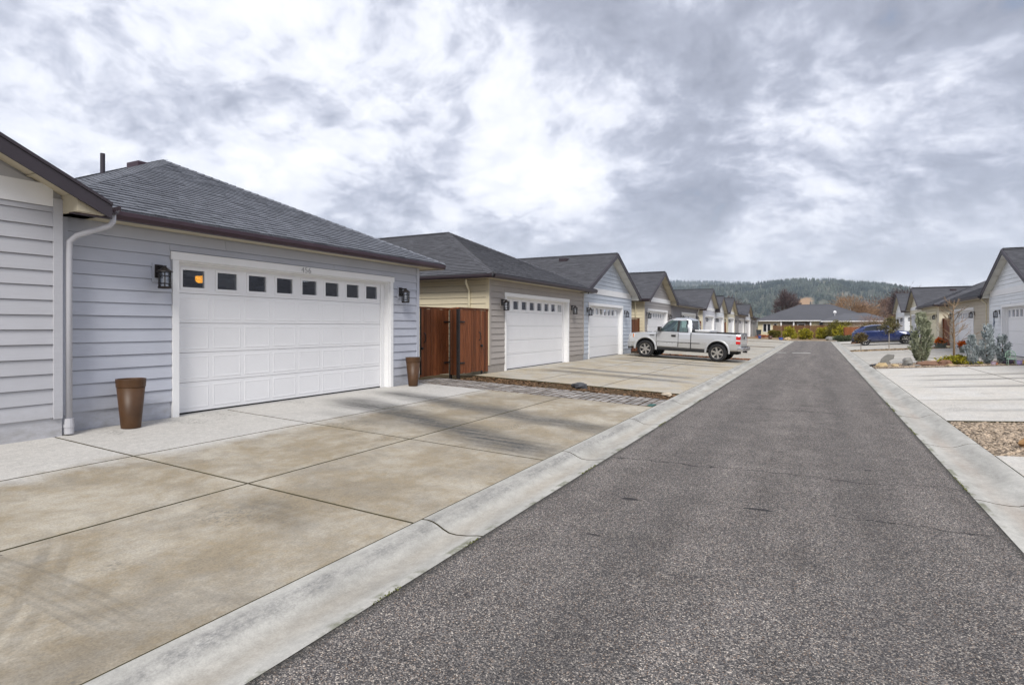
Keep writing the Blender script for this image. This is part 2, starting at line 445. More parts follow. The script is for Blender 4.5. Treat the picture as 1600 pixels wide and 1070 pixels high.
WHITE = M('white_trim_paint', (.80, .80, .80), .5, .03, 1.5, .06, 90, dirt=.05)
DOORW = M('white_steel_door', (.80, .80, .81), .42, .025, 1.2, .10, 160)
SEAL = M('black_rubber', (.018, .018, .018), .8)
SOFFIT = M('cream_soffit_paint', (.50, .45, .34), .7, .06)
FASCIA = M('dark_brown_fascia', (.046, .038, .046), .45, .12, 2.)
GUTTER = M('bronze_gutter', (.040, .030, .036), .4, .12, 2.)
PIPEB = M('grey_downspout', (.46, .46, .49), .5, .05)
PIPEC = M('cream_downspout', (.66, .60, .43), .5, .05)
BLACK = M('black_metal', (.020, .018, .018), .45, .15)
BRONZE = M('dark_bronze_lamp', (.022, .018, .017), .42, .2)
FROST = mat_glass('seeded_lamp_glass', (.95, .97, 1.), .86, 1.1, .12)
PANE = mat_glass('garage_window_glass', (.8, .85, .9), .50, 3.8)
FIXED = M('concrete_bare', (.40, .39, .37), .85, .10, 3., .3, 80)
JOINT = M('mossy_joint', (.050, .043, .020), .95, .3, 3.)
ASPH = mat_asphalt()
CURB = mat_curb()
WOOD = mat_wood('red_cedar_stain', (.080, .025, .010), (.225, .075, .028))
WOODP = mat_wood('weathered_cedar', (.075, .033, .012), (.19, .095, .04))
BARK = M('grey_brown_bark', (.16, .12, .085), .9, .3, 12., .5, 30)
PAVER = M('grey_paver', (.25, .235, .22), .85, .2, 5., .4, 60, objr=.38)
SOIL = mat_soil('dark_soil', (.040, .028, .016), (.13, .085, .045))
GRAVELBASE = mat_soil('gravel_fines', (.09, .07, .05), (.27, .20, .14), 40)
CHIP = M('bark_chips', (.15, .088, .045), .9, .3, 3., isl=.6)
PEBBLE = M('river_pebbles', (.33, .26, .19), .75, .3, 9., isl=.55)
LEAFLIT = M('fallen_leaves', (.25, .11, .05), .85, .3, 3., isl=.5)
INSIDE = M('garage_inside_wall', (.55, .5, .44), .8, .1)
ROOF = mat_roof('charcoal_shingles', (.150, .158, .178))
ROOF2 = mat_roof('dark_charcoal_shingles', (.086, .087, .096))
TERRA = M('terracotta', (.36, .13, .06), .7, .12)
POTBROWN = M('brown_resin_planter', (.068, .033, .014), .46, .25, 3., dirt=.3)
TYRE = M('tyre_rubber', (.018, .018, .019), .85, .2)
ALLOY = M('alloy_rim', (.55, .53, .50), .3, .06, metal=.85)
CHROME = M('chrome', (.62, .62, .63), .18, .05, metal=1.)
SILVER = mat_paint('silver_car_paint', (.58, .59, .60), .26, .5, .8)
BLUECAR = mat_paint('deep_blue_car_paint', (.010, .024, .105), .25, .25, .8)
DARKPLASTIC = M('dark_plastic', (.022, .022, .024), .6)
CARGLASS = mat_glass('car_glass', (.86, .96, .93), .97, 1.0)
CARGLASSD = mat_glass('tinted_car_glass', (.5, .6, .7), .12, 1.3)
REDLENS = M('red_lens', (.55, .012, .012), .2, .05, coat=.8)
AMBER = M('amber_lens', (.75, .20, .02), .2, .05, coat=.8)
LENS = M('clear_lens', (.62, .63, .62), .15, .05, coat=1.)
SEATG = M('grey_seat_cloth', (.22, .215, .21), .9)


# ------------------------------------------------------------------ mesh helpers
ORG = {}


class MB:
    def __init__(s): s.v = []; s.f = []; s.m = []

    def add(s, vs, fs, mi=0):
        k = len(s.v); s.v.extend([tuple(p) for p in vs]); s.f.extend([tuple(i + k for i in f) for f in fs]); s.m.extend([mi] * len(fs)); return s

    def hexa(s, p, mi=0):   # p: bottom ring 4, top ring 4
        return s.add(p, [(0, 3, 2, 1), (4, 5, 6, 7), (0, 1, 5, 4), (1, 2, 6, 5), (2, 3, 7, 6), (3, 0, 4, 7)], mi)

    def box(s, x0, x1, y0, y1, z0, z1, mi=0):
        return s.hexa([(x0, y0, z0), (x1, y0, z0), (x1, y1, z0), (x0, y1, z0), (x0, y0, z1), (x1, y0, z1), (x1, y1, z1), (x0, y1, z1)], mi)

    def prism(s, poly, off, mi=0):
        n = len(poly); o = Vector(off)
        vs = [Vector(p) for p in poly] + [Vector(p) + o for p in poly]
        return s.add(vs, [tuple(range(n))[::-1], tuple(range(n, 2 * n))] + [(i, (i + 1) % n, n + (i + 1) % n, n + i) for i in range(n)], mi)

    def tube(s, path, r, n=8, mi=0, cap=True):
        path = [Vector(p) for p in path]; rs = r if isinstance(r, (list, tuple)) else [r] * len(path)
        k = len(s.v); ref = None
        for i, p in enumerate(path):
            a = path[max(i - 1, 0)]; b = path[min(i + 1, len(path) - 1)]
            t = (b - a).normalized()
            if ref is None:
                ref = t.orthogonal().normalized()
            u = (ref - t * ref.dot(t)).normalized(); w = t.cross(u); ref = u
            for j in range(n):
                an = 2 * math.pi * j / n
                s.v.append(tuple(p + (u * math.cos(an) + w * math.sin(an)) * rs[i]))
        for i in range(len(path) - 1):
            for j in range(n):
                s.f.append((k + i * n + j, k + i * n + (j + 1) % n, k + (i + 1) * n + (j + 1) % n, k + (i + 1) * n + j)); s.m.append(mi)
        if cap:
            s.f.append(tuple(k + j for j in range(n))[::-1]); s.m.append(mi)
            e = k + (len(path) - 1) * n
            s.f.append(tuple(e + j for j in range(n))); s.m.append(mi)
        return s

    def lathe(s, prof, c=(0, 0, 0), n=16, axis='Z', mi=0):
        k = len(s.v)
        for (r, z) in prof:
            for j in range(n):
                a = 2 * math.pi * j / n; x, y = r * math.cos(a), r * math.sin(a)
                p = (x, y, z) if axis == 'Z' else (x, z, y) if axis == 'Y' else (z, x, y)
                s.v.append((c[0] + p[0], c[1] + p[1], c[2] + p[2]))
        for i in range(len(prof) - 1):
            for j in range(n):
                s.f.append((k + i * n + j, k + i * n + (j + 1) % n, k + (i + 1) * n + (j + 1) % n, k + (i + 1) * n + j)); s.m.append(mi)
        return s

    def ball(s, c, r, seg=8, rings=5, jit=0., mi=0):
        k = len(s.v); rx, ry, rz = (r, r, r) if not isinstance(r, (tuple, list)) else r
        s.v.append((c[0], c[1], c[2] - rz))
        for i in range(1, rings):
            ph = math.pi * i / rings
            for j in range(seg):
                a = 2 * math.pi * j / seg; q = 1 + random.uniform(-jit, jit)
                s.v.append((c[0] + rx * q * math.sin(ph) * math.cos(a), c[1] + ry * q * math.sin(ph) * math.sin(a), c[2] - rz * q * math.cos(ph)))
        s.v.append((c[0], c[1], c[2] + rz)); top = len(s.v) - 1
        for j in range(seg):
            s.f.append((k, k + 1 + (j + 1) % seg, k + 1 + j)); s.m.append(mi)
            b = k + 1 + (rings - 2) * seg
            s.f.append((top, b + j, b + (j + 1) % seg)); s.m.append(mi)
        for i in range(rings - 2):
            for j in range(seg):
                a = k + 1 + i * seg
                s.f.append((a + j, a + (j + 1) % seg, a + seg + (j + 1) % seg, a + seg + j)); s.m.append(mi)
        return s

    def build(s, name, mat, parent=None, smooth=False, recalc=True, loc=None, bevel=0.):
        org = ORG.get(parent.name, Vector((0, 0, 0))) if parent else (Vector(loc) if loc else Vector((0, 0, 0)))
        me = bpy.data.meshes.new(name)
        me.from_pydata([(a - org[0], b - org[1], c - org[2]) for a, b, c in s.v], [], s.f)
        mats = mat if isinstance(mat, (list, tuple)) else [mat]
        for q in mats: me.materials.append(q)
        if len(mats) > 1: me.polygons.foreach_set('material_index', s.m)
        if recalc or bevel:
            bm = bmesh.new(); bm.from_mesh(me)
            bmesh.ops.recalc_face_normals(bm, faces=bm.faces)
            if bevel:
                bmesh.ops.bevel(bm, geom=[e for e in bm.edges if e.is_manifold and e.calc_face_angle(0) > .5], offset=bevel, segments=2, profile=.6, affect='EDGES')
            bm.to_mesh(me); bm.free()
        if smooth:
            me.polygons.foreach_set('use_smooth', [True] * len(me.polygons))
        o = bpy.data.objects.new(name, me); COL.objects.link(o)
        if parent:
            o.parent = parent; ORG[o.name] = org
        else:
            o.location = org; ORG[o.name] = org
        return o


def npmesh(name, verts, faces, mat, parent=None, loc=None):
    """verts (n,3), faces (m,k) numpy, world coordinates"""
    org = ORG.get(parent.name, Vector((0, 0, 0))) if parent else Vector(loc or (0, 0, 0))
    me = bpy.data.meshes.new(name); v = np.asarray(verts, dtype=np.float32) - np.array(org, dtype=np.float32)
    m, k = faces.shape
    me.vertices.add(len(v)); me.vertices.foreach_set('co', v.ravel())
    me.loops.add(m * k); me.loops.foreach_set('vertex_index', faces.astype(np.int32).ravel())
    me.polygons.add(m); me.polygons.foreach_set('loop_start', np.arange(m, dtype=np.int32) * k)
    me.polygons.foreach_set('loop_total', np.full(m, k, dtype=np.int32)) if hasattr(me.polygons[0], 'loop_total') and False else None
    me.materials.append(mat); me.update(calc_edges=True); me.validate()
    o = bpy.data.objects.new(name, me); COL.objects.link(o)
    if parent: o.parent = parent
    else: o.location = org
    ORG[o.name] = org
    return o


def thing(name, label, cat, loc=(0, 0, 0), group=None, rotz=0.):
    o = bpy.data.objects.new(name, None); COL.objects.link(o); o.location = loc; o.empty_display_size = .2
    o['label'] = label; o['category'] = cat
    if group: o['group'] = group
    ORG[o.name] = Vector(loc)
    return o


def tag(o, label, cat, group=None, kind=None):
    o['label'] = label; o['category'] = cat
    if group: o['group'] = group
    if kind: o['kind'] = kind
    return o


def struct(o, label=None, cat=None):
    o['kind'] = 'structure'
    if label: o['label'] = label; o['category'] = cat
    return o


def text_mesh(name, body, size, mat, parent, loc, rot, extrude=.002, shear=0., offset=0., spacing=1.):
    c = bpy.data.curves.new(name, 'FONT'); c.body = body; c.size = size; c.extrude = extrude; c.align_x = 'CENTER'; c.shear = shear; c.offset = offset; c.space_character = spacing
    o = bpy.data.objects.new(name, c); COL.objects.link(o)
    dg = bpy.context.evaluated_depsgraph_get(); dg.update()
    me = bpy.data.meshes.new_from_object(o.evaluated_get(dg)); bpy.data.objects.remove(o, do_unlink=True)
    me.materials.clear(); me.materials.append(mat); me.name = name
    o = bpy.data.objects.new(name, me); COL.objects.link(o); o.parent = parent; o.location = loc; o.rotation_euler = rot
    return o


def children(o): return [c for c in bpy.data.objects if c.parent == o]


def dup(root, loc, rotz=0., label=None, scale=None):
    kids = {}
    for c in bpy.data.objects:
        if c.parent: kids.setdefault(c.parent.name, []).append(c)

    def rec(o, parent):
        c = o.copy(); COL.objects.link(c)
        if parent: c.parent = parent
        for k in kids.get(o.name, []): rec(k, c)
        return c
    r = rec(root, root.parent); r.location = loc; r.rotation_euler = (0, 0, rotz)
    if label: r['label'] = label
    if scale: r.scale = scale
    return r


# ground height: flat lane, rolled kerbs, driveways that climb to the garages
RL, RR, KL, KR = -2.28, 1.30, -2.84, 1.90
WL, WR = -8.46, 7.30


def gl(X):
    a = abs(X)
    if X < 0:
        if a < 2.28: return 0.
        if a < 2.84: return .04 * (a - 2.28) / .56
        return .04 + .041 * (min(a, 8.46) - 2.84)
    if a < 1.3: return 0.
    if a < 1.9: return .04 * (a - 1.3) / .6
    return .04 + .061 * (min(a, 7.3) - 1.9)


# ------------------------------------------------------------------ ground, road, kerbs
def build_ground():
    xs = [-6000, -400, -60, -20, -8.46, -2.84, -2.28, 1.30, 1.90, 7.3, 20, 60, 400, 6000]
    ys = [-400, -60, -12, 0, 20, 40, 74.6, 90, 130, 300, 900, 6000]
    b = MB(); v = []
    for y in ys:
        for x in xs:
            z = gl(x) - .10
            v.append((x, y, z))
    n = len(xs)
    f = [(j * n + i, j * n + i + 1, (j + 1) * n + i + 1, (j + 1) * n + i) for j in range(len(ys) - 1) for i in range(n - 1)]
    b.add(v, f)
    struct(b.build('ground', mat_soil('ground_soil', (.10, .075, .045), (.22, .17, .10), 3.), recalc=False), 'brown earth under and around the houses', 'ground')


build_ground()
b = MB()
yy = [-8, -2, 2, 4, 6, 8, 10, 13, 17, 22, 30, 45, 60, 75.2]
for i in range(len(yy) - 1):
    a, c = yy[i], yy[i + 1]
    b.add([(RL, a, -.004), (-.5, a, .012), (RR, a, -.004), (RR, c, -.004), (-.5, c, .012), (RL, c, -.004)], [(0, 1, 4, 5), (1, 2, 3, 4)])
struct(b.build('road', ASPH, recalc=False), 'dark grey chip sealed asphalt lane running between the garages', 'road')


def kerb(sgn, x_in, x_out, name, label):
    w = abs(x_out - x_in)
    prof = [(0, -.001), (.04, -.003), (.14, -.020), (.235, -.028), (.30, -.024), (.355, -.004), (.41, .024), (.46, .042), (.505, .048), (.56, .046)]
    prof = [(p[0] * w / .56, p[1]) for p in prof]
    step = 2.945; y = 3.9 - 4 * step
    base = MB().box(min(x_in, x_out) , max(x_in, x_out), y, 75.2, -.16, -.055)
    root = base.build(name, JOINT); struct(root, label, 'kerb')
    while y < 74.5:
        y1 = min(y + step, 75.2); g = .010
        m = MB(); n = len(prof)
        vs = [(x_in + sgn * p[0], y + g, p[1]) for p in prof] + [(x_in + sgn * p[0], y1 - g, p[1]) for p in prof]
        m.add(vs, [(i, i + 1, n + i + 1, n + i) for i in range(n - 1)])
        for q, yv in ((0, y + g), (n, y1 - g)):
            e = [(x_in, yv, -.05), (x_in + sgn * w, yv, -.05)]
            m.add([vs[q + i] for i in range(n)] + [e[1], e[0]], [tuple(range(n + 2))], 1)
        m.add([(x_in + sgn * w, y + g, .043), (x_in + sgn * w, y1 - g, .043), (x_in + sgn * w, y1 - g, -.05), (x_in + sgn * w, y + g, -.05)], [(0, 1, 2, 3)])
        o = m.build('kerb_segment', [CURB, JOINT], root)
        for p_ in o.data.polygons: p_.use_smooth = len(p_.vertices) == 4
        y += step
    return root


kerb(-1, RL, KL, 'kerb', 'pale rolled concrete kerb along the garages at the left of the lane')
kerb(1, RR, KR, 'kerb', 'pale rolled concrete kerb along the driveways at the right of the lane')
# strip of concrete where the lane ends, and the worn white line across the lane
b = MB().box(KL, KR, 75.21, 75.9, -.12, .02); struct(b.build('end_kerb', CURB), 'pale concrete kerb closing the far end of the lane', 'kerb')
LINEW = M('worn_road_paint', (.62, .61, .58), .8, .25, 9., fine=.3)
b = MB()
for x0, x1 in ((-2.24, -1.7), (-1.38, -.36)):
    b.add([(x0, 40.0, .0135), (x1, 40.05, .0145), (x1, 40.45, .0145), (x0, 40.4, .0135)], [(0, 1, 2, 3)])
struct(b.build('road_marking', LINEW), 'worn white line painted across the lane', 'marking')


def driveway(name, label, side, y0, y1, xs, ys, mat):
    """slab pieces with recessed mossy joints; xs are distances from the kerb back to the wall"""
    sg = -1 if side == 'L' else 1
    b = MB()
    for i in range(len(xs) - 1):
        a, c = sg * xs[i], sg * xs[i + 1]
        b.hexa([(a, y0, -.12), (c, y0, -.12), (c, y1, -.12), (a, y1, -.12), (a, y0, gl(a) - .018), (c, y0, gl(c) - .018), (c, y1, gl(c) - .018), (a, y1, gl(a) - .018)])
    root = b.build(name, JOINT); struct(root, label, 'driveway')
    g = .0065
    for j in range(len(ys) - 1):
        for i in range(len(xs) - 1):
            a, c = sg * (xs[i] + g), sg * (xs[i + 1] - g); p, q = ys[j] + g, ys[j + 1] - g
            m = MB()
            e = .006
            def ring(ins, dz):
                aa, cc = a + sg * ins, c - sg * ins
                return [(aa, p + ins, gl(aa) + dz), (cc, p + ins, gl(cc) + dz), (cc, q - ins, gl(cc) + dz), (aa, q - ins, gl(aa) + dz)]
            r0, r1, r2 = ring(0, -.05), ring(0, -.004), ring(e, .001)
            m.add(r0 + r1 + r2, [(0, 1, 5, 4), (1, 2, 6, 5), (2, 3, 7, 6), (3, 0, 4, 7), (4, 5, 9, 8), (5, 6, 10, 9), (6, 7, 11, 10), (7, 4, 8, 11)], 1)
            m.f.append((8, 9, 10, 11)); m.m.append(0)
            m.build('concrete_slab', [mat, JOINT], root)
    return root


DM1 = mat_drive('stained_drive_concrete', tanamt=.95, light=(.46, .42, .345), tan=(.275, .225, .15), grayamt=.62,
                bands=[(-8.3, 8.55, -2.4, 6.40, .60, 1.2), (-8.4, 9.85, -2.2, 8.35, .50, 1.1), (-4.9, 3.72, -3.0, 3.05, .28, .55), (-3.6, .6, -2.5, 3.0, .35, .30), (-7.6, 7.2, -4.6, 6.8, .3, .4)],
                rings=[(-3.7, -6.0, r_, .024, .42, -6.2, -2.85) for r_ in (7.66, 7.72, 7.79, 7.85, 7.91)] + [(-3.7, -6.0, 7.79, .22, .24, -6.2, -2.85), (-7.2, -2.9, 5.6, .05, .4, -4.9, -2.85), (-7.2, -2.9, 5.72, .05, .3, -4.9, -2.85), (-4.15, 4.22, .16, .07, .45, -4.4, -3.8)], edge=-6.62)


def edge_dark(m): return m


def mk_bands(ylist, side, st=.5, w=.42):
    out = []
    for yv in ylist:
        out.append((-8.2, yv, -2.8, yv - .35, w, st) if side == 'L' else (7.2, yv + .15, 2.0, yv - .2, w, st))
    return out


DM2 = mat_drive('stained_drive_concrete_two', tanamt=.75, grayamt=.36, light=(.45, .435, .40), tan=(.40, .325, .205), bands=mk_bands((17.2, 18.5, 24.2, 25.6), 'L', 1.0, .42), rings=[(-5.4, 22.0, .9, .1, .3, -6.5, -4.4)])
DM3 = mat_drive('stained_drive_concrete_three', tanamt=.6, light=(.43, .42, .39), tan=(.38, .32, .22), bands=mk_bands((34.5, 36.2, 43, 44.6), 'L', .5))
DM4 = mat_drive('pale_drive_concrete', light=(.58, .565, .53), tan=(.52, .47, .39), tanamt=.5, grayamt=.2,
                bands=mk_bands((13.6, 15.3), 'R', .45, .22) + mk_bands((18.3, 20.4, 22.0), 'R', .85, .30))
DM5 = mat_drive('pale_drive_concrete_two', light=(.48, .465, .43), tan=(.43, .385, .31), tanamt=.5, bands=mk_bands((31, 32.4, 39, 40.8), 'R', .45, .4))

LX = [2.846, 4.79, 6.62, 8.44]
driveway('driveway', 'tan stained concrete driveway of the garage numbered 456, nearest the camera', 'L', -8, 11.48, LX, [-8, -6.4, -3.9, -1.4, 1.1, 3.8, 6.3, 11.48], DM1)
driveway('driveway', 'concrete driveway on which the silver pickup stands', 'L', 14.0, 29.6, LX, [14.0, 16.6, 20.2, 24.4, 27.2, 29.6], DM2)
driveway('driveway', 'concrete driveway just beyond the silver pickup', 'L', 31.0, 48.4, LX, [31.0, 35.4, 40, 44, 48.4], DM3)
driveway('driveway', 'farther concrete driveway of the white gabled pair on the left', 'L', 49.6, 64.2, [2.846, 5.6, 8.44], [49.6, 54, 59, 64.2], DM3)
driveway('driveway', 'last concrete driveway on the left before the flower pots', 'L', 65.3, 75.2, [2.846, 5.6, 8.44], [65.3, 70, 75.2], DM3)
RX = [1.906, 4.6, 7.28]
driveway('driveway', 'pale concrete driveway between the pebble bed and the rock bed on the right', 'R', 12.05, 25.75, RX, [12.05, 15.2, 18.6, 22.2, 25.75], DM4)
driveway('driveway', 'pale concrete driveway at the right bottom corner before the pebble bed', 'R', -6, 9.05, RX, [-6, -2, 2, 5.6, 9.05], DM4)
driveway('driveway', 'pale concrete driveway behind the grey green shrub', 'R', 28.6, 42.9, RX, [28.6, 32, 35.5, 39, 42.9], DM5)
driveway('driveway', 'pale concrete driveway on which the blue car stands', 'R', 45.6, 60.5, RX, [45.6, 49, 53, 57, 60.5], DM5)
driveway('driveway', 'last pale concrete driveway beyond the blue car', 'R', 62.0, 75.2, RX, [62, 66, 70.6, 75.2], DM5)


# soil and gravel strips
def bed(name, label, cat, x0, x1, y0, y1, mat, lift=.0):
    b = MB(); n = 8; v = []
    ylist = [y0, y0 + .15, (y0 + y1) / 2, y1 - .15, y1]
    for j, y in enumerate(ylist):
        for i in range(n + 1):
            x = x0 + (x1 - x0) * i / n
            h = lift * (0, .8, 1, .8, 0)[j] * (0 if i in (0, n) else 1)
            v.append((x, y, gl(x) - .035 + h + random.uniform(-.008, .008)))
    b.add(v, [(j * (n + 1) + i, j * (n + 1) + i + 1, (j + 1) * (n + 1) + i + 1, (j + 1) * (n + 1) + i) for j in range(4) for i in range(n)])
    return struct(b.build(name, mat, recalc=False), label, cat)


def scatter_chips(name, label, cat, mat, regions, n, smin, smax, flat=.3, round_=False, lift=.0, parent=None):
    """small loose pieces: chips (bent quads) or rounded pebbles (8-sided)"""
    vs, fs = [], []
    tot = sum((r[1] - r[0]) * (r[3] - r[2]) for r in regions)
    base = np.array([(1, 0, 0), (0, 1, 0), (-1, 0, 0), (0, -1, 0), (0, 0, 1), (.72, .72, .55), (-.72, .72, .55), (-.72, -.72, .55), (.72, -.72, .55), (0, 0, -.4)], float)
    fb = np.array([(0, 5, 8), (0, 1, 5), (1, 2, 6), (1, 6, 5), (2, 3, 7), (2, 7, 6), (3, 0, 8), (3, 8, 7), (4, 5, 6), (4, 6, 7), (4, 7, 8), (4, 8, 5)])
    for (x0, x1, y0, y1) in regions:
        k = int(n * (x1 - x0) * (y1 - y0) / tot)
        for _ in range(k):
            x, y = rng.uniform(x0, x1), rng.uniform(y0, y1); s = rng.uniform(smin, smax); a = rng.uniform(0, 6.28)
            z = gl(x) - .030 + lift
            if round_:
                p = base * np.array([s, s * rng.uniform(.55, .9), s * rng.uniform(.4, .7)]) * (1 + rng.uniform(-.18, .18, (10, 1)))
                f = fb
            else:
                l, w = s, s * rng.uniform(.25, .6); t = s * flat
                p = np.array([(-l, -w, 0), (l, -w * .7, t * rng.uniform(-.5, 1)), (l * .9, w, t * rng.uniform(0, 1)), (-l, w * .8, t * rng.uniform(-.3, 1))])
                f = np.array([(0, 1, 2), (0, 2, 3)])
            ca, sa = math.cos(a), math.sin(a)
            q = np.column_stack([p[:, 0] * ca - p[:, 1] * sa + x, p[:, 0] * sa + p[:, 1] * ca + y, p[:, 2] + z + s * .35])
            fs.append(f + sum_n(vs)); vs.append(q)
    V = np.concatenate(vs); F = np.concatenate(fs)
    CNT.clear()
    o = npmesh(name, V, F, mat, parent)
    return tag(o, label, cat, kind='stuff')


CNT = {}


def sum_n(vs):
    c = CNT.get('n', 0); k = CNT.get('k', 0)
    while k < len(vs): c += len(vs[k]); k += 1
    CNT['n'] = c; CNT['k'] = k
    return c


bed('soil_bed', 'narrow bed of dark soil and bark beside the paver path', 'soil', KL, -8.4, 12.82, 13.99, SOIL, .02)
bed('soil_bed', 'soil strip with fallen leaves beyond the silver pickup', 'soil', KL, -8.4, 29.61, 30.98, SOIL, .03)
bed('soil_bed', 'far soil strip between driveways on the left', 'soil', KL, -8.4, 48.41, 49.59, SOIL, .03)
bed('soil_bed', 'last soil strip on the left before the flower pots', 'soil', KL, -8.4, 64.21, 65.29, SOIL, .03)
bed('rock_bed', 'planted bed with rocks and evergreens between two driveways on the right', 'garden bed', KR, 7.2, 25.76, 28.59, GRAVELBASE, .05)
bed('mulch_bed', 'mulch strip with two small standard trees on the right', 'garden bed', KR, 7.2, 42.91, 45.59, GRAVELBASE, .03)
bed('mulch_bed', 'mulch strip beyond the blue car', 'garden bed', KR, 7.2, 60.51, 61.99, SOIL, .03)
bed('pebble_bed', 'bed of tan river pebbles at the right edge', 'gravel bed', KR, 7.2, 9.06, 12.04, GRAVELBASE, .01)
bed('end_bed', 'bare planting bed with shrubs beyond the end of the lane', 'garden bed', -9.5, 10, 75.91, 91.8, mat_soil('pale_soil', (.17, .12, .075), (.33, .25, .16), 4.), .02)
scatter_chips('bark_mulch', 'dark bark chips and leaf bits strewn on the bed beside the pavers', 'mulch', CHIP, [(-8.3, KL - .03, 12.86, 13.95)], 5200, .012, .035, .5)
scatter_chips('fallen_leaves', 'reddish fallen leaves on the strip beyond the pickup', 'leaves', LEAFLIT, [(-8.2, KL - .03, 29.7, 30.9)], 2600, .02, .06, .8)
scatter_chips('pebbles', 'tan and grey river pebbles filling the bed at the right edge', 'pebbles', PEBBLE, [(KR + .03, 4.6, 9.09, 12.01)], 9000, .012, .034, round_=True)
scatter_chips('bed_pebbles', 'small mixed pebbles and bark among the rocks of the planted bed', 'pebbles', PEBBLE, [(KR + .05, 7.0, 25.8, 28.5)], 5200, .015, .05, round_=True, lift=.03)
scatter_chips('mulch', 'tan bark mulch around the two small standard trees', 'mulch', M('tan_mulch', (.33, .24, .14), .9, .3, 3., isl=.5), [(KR + .05, 7.0, 43, 45.5)], 4200, .02, .06, .8)


# moss growing along the joint between asphalt and kerbs
def moss():
    vs, fs = [], []; c = 0
    for i in range(5200):
        right = i % 2 == 0
        y = rng.uniform(1.2, 16) if right else rng.uniform(1.5, 14)
        if math.sin(y * 1.9 + (0 if right else 1.7)) + .6 * math.sin(y * 5.3) < (.55 if right else 1.0): continue
        x = (RR if right else RL) + rng.normal(0, .007)
        s = rng.uniform(.003, .008)
        a = rng.uniform(0, 6.28)
        p = np.array([(-s, 0, 0), (s, 0, .001), (0, s * .6, s * 1.3)])
        q = np.column_stack([p[:, 0] * math.cos(a) - p[:, 1] * math.sin(a) + x, p[:, 0] * math.sin(a) + p[:, 1] * math.cos(a) + y, p[:, 2] + .0])
        vs.append(q); fs.append(np.array([(0, 1, 2)]) + c); c += 3
    o = npmesh('moss', np.concatenate(vs), np.concatenate(fs), mat_leaf('moss_green', (.09, .10, .02), (.16, .17, .04)))
    tag(o, 'yellow green moss growing in the seams along the lane', 'moss', kind='stuff')


moss()


# paver path
def pavers():
    b = MB(); x0, x1, y0, y1 = KL - .006, -8.9, 11.50, 12.80
    def zz(x): return gl(x)
    b.hexa([(x0, y0, -.1), (x1, y0, -.1), (x1, y1, -.1), (x0, y1, -.1), (x0, y0, zz(x0) - .020), (x1, y0, zz(x1) - .020), (x1, y1, zz(x1) - .020), (x0, y1, zz(x0) - .020)])
    root = b.build('paver_path', SOIL); struct(root, 'path of grey concrete pavers from the kerb to the wooden gate', 'path')
    cache = {}
    x = x0; i = 0
    while x > x1 + .05:
        w = .158; y = y0 - (.105 if i % 2 else 0)
        while y < y1 - .02:
            ya, yb = max(y, y0), min(y + .21, y1)
            y += .21
            if yb - ya < .05: continue
            L = yb - ya; g = .006
            key = (round(L, 3),)
            if key not in cache:
                m = MB(); e = .008; s_ = -.041
                def rg(ins, dz): return [(-ins, ins, dz), (-w + ins, ins, dz), (-w + ins, L - ins, dz), (-ins, L - ins, dz)]
                r = rg(g, -.03) + rg(g, -.006) + rg(g + e, .0)
                m.add(r, [(0, 1, 5, 4), (1, 2, 6, 5), (2, 3, 7, 6), (3, 0, 4, 7), (4, 5, 9, 8), (5, 6, 10, 9), (6, 7, 11, 10), (7, 4, 8, 11)], 1); m.f.append((8, 9, 10, 11)); m.m.append(0)
                o = m.build('paver', [PAVER, SOIL], root); cache[key] = o.data
                # local mesh: undo parent's origin shift (root sits at the world origin)
            else:
                o = bpy.data.objects.new('paver', cache[key]); COL.objects.link(o); o.parent = root
            o.location = (x, ya, gl(x) + random.uniform(-.004, .004)); o.rotation_euler = (random.uniform(-.006, .006), .041 * 1.0 + random.uniform(-.008, .008), 0)
        x -= w; i += 1


pavers()
# small green valve lid at the kerb end of the path
b = MB().box(-2.98, -2.86, 11.52, 11.80, .03, .062); tag(b.build('valve_lid', M('green_plastic', (.03, .10, .085), .6), bevel=.008, loc=(-2.92, 11.66, .04)), 'small green valve box lid at the kerb end of the paver path', 'lid')


# ------------------------------------------------------------------ houses
def clip_row(poly, t0, t1):
    """u-interval of a convex (u,t) polygon at height tm"""
    tm = (t0 + t1) / 2; us = []
    n = len(poly)
    for i in range(n):
        (ua, ta), (ub, tb) = poly[i], poly[(i + 1) % n]
        if (ta - tm) * (tb - tm) < 0: us.append(ua + (ub - ua) * (tm - ta) / (tb - ta))
    return (min(us), max(us)) if len(us) >= 2 else None


def shingle_plane(V, F, pts, eave_dir, up_dir, nrm, expo=.143, tab=(.16, .34)):
    o = Vector(pts[0]); e = Vector(eave_dir).normalized(); u = Vector(up_dir).normalized(); n = Vector(nrm).normalized()
    poly = [((Vector(p) - o).dot(e), (Vector(p) - o).dot(u)) for p in pts]
    T = max(p[1] for p in poly); t = 0.
    while t < T - .03:
        r = clip_row(poly, t, min(t + expo, T))
        if r:
            a, b_ = r; x = a
            while x < b_ - .02:
                w = min(random.uniform(*tab), b_ - x); h = random.uniform(.016, .024)
                k = len(V); g = .0025
                jt = random.uniform(-.004, .004)
                p0 = o + e * (x + g) + u * (t + jt); p1 = o + e * (x + w - g) + u * (t + jt)
                q0 = o + e * (x + g) + u * (t + expo + .012); q1 = o + e * (x + w - g) + u * (t + expo + .012)
                V.extend([tuple(p0 + n * .001), tuple(p1 + n * .001), tuple(p1 + n * h), tuple(p0 + n * h), tuple(q1 + n * .003), tuple(q0 + n * .003)])
                F.extend([(k, k + 1, k + 2, k + 3), (k + 3, k + 2, k + 4, k + 5)])
                x += w
        t += expo


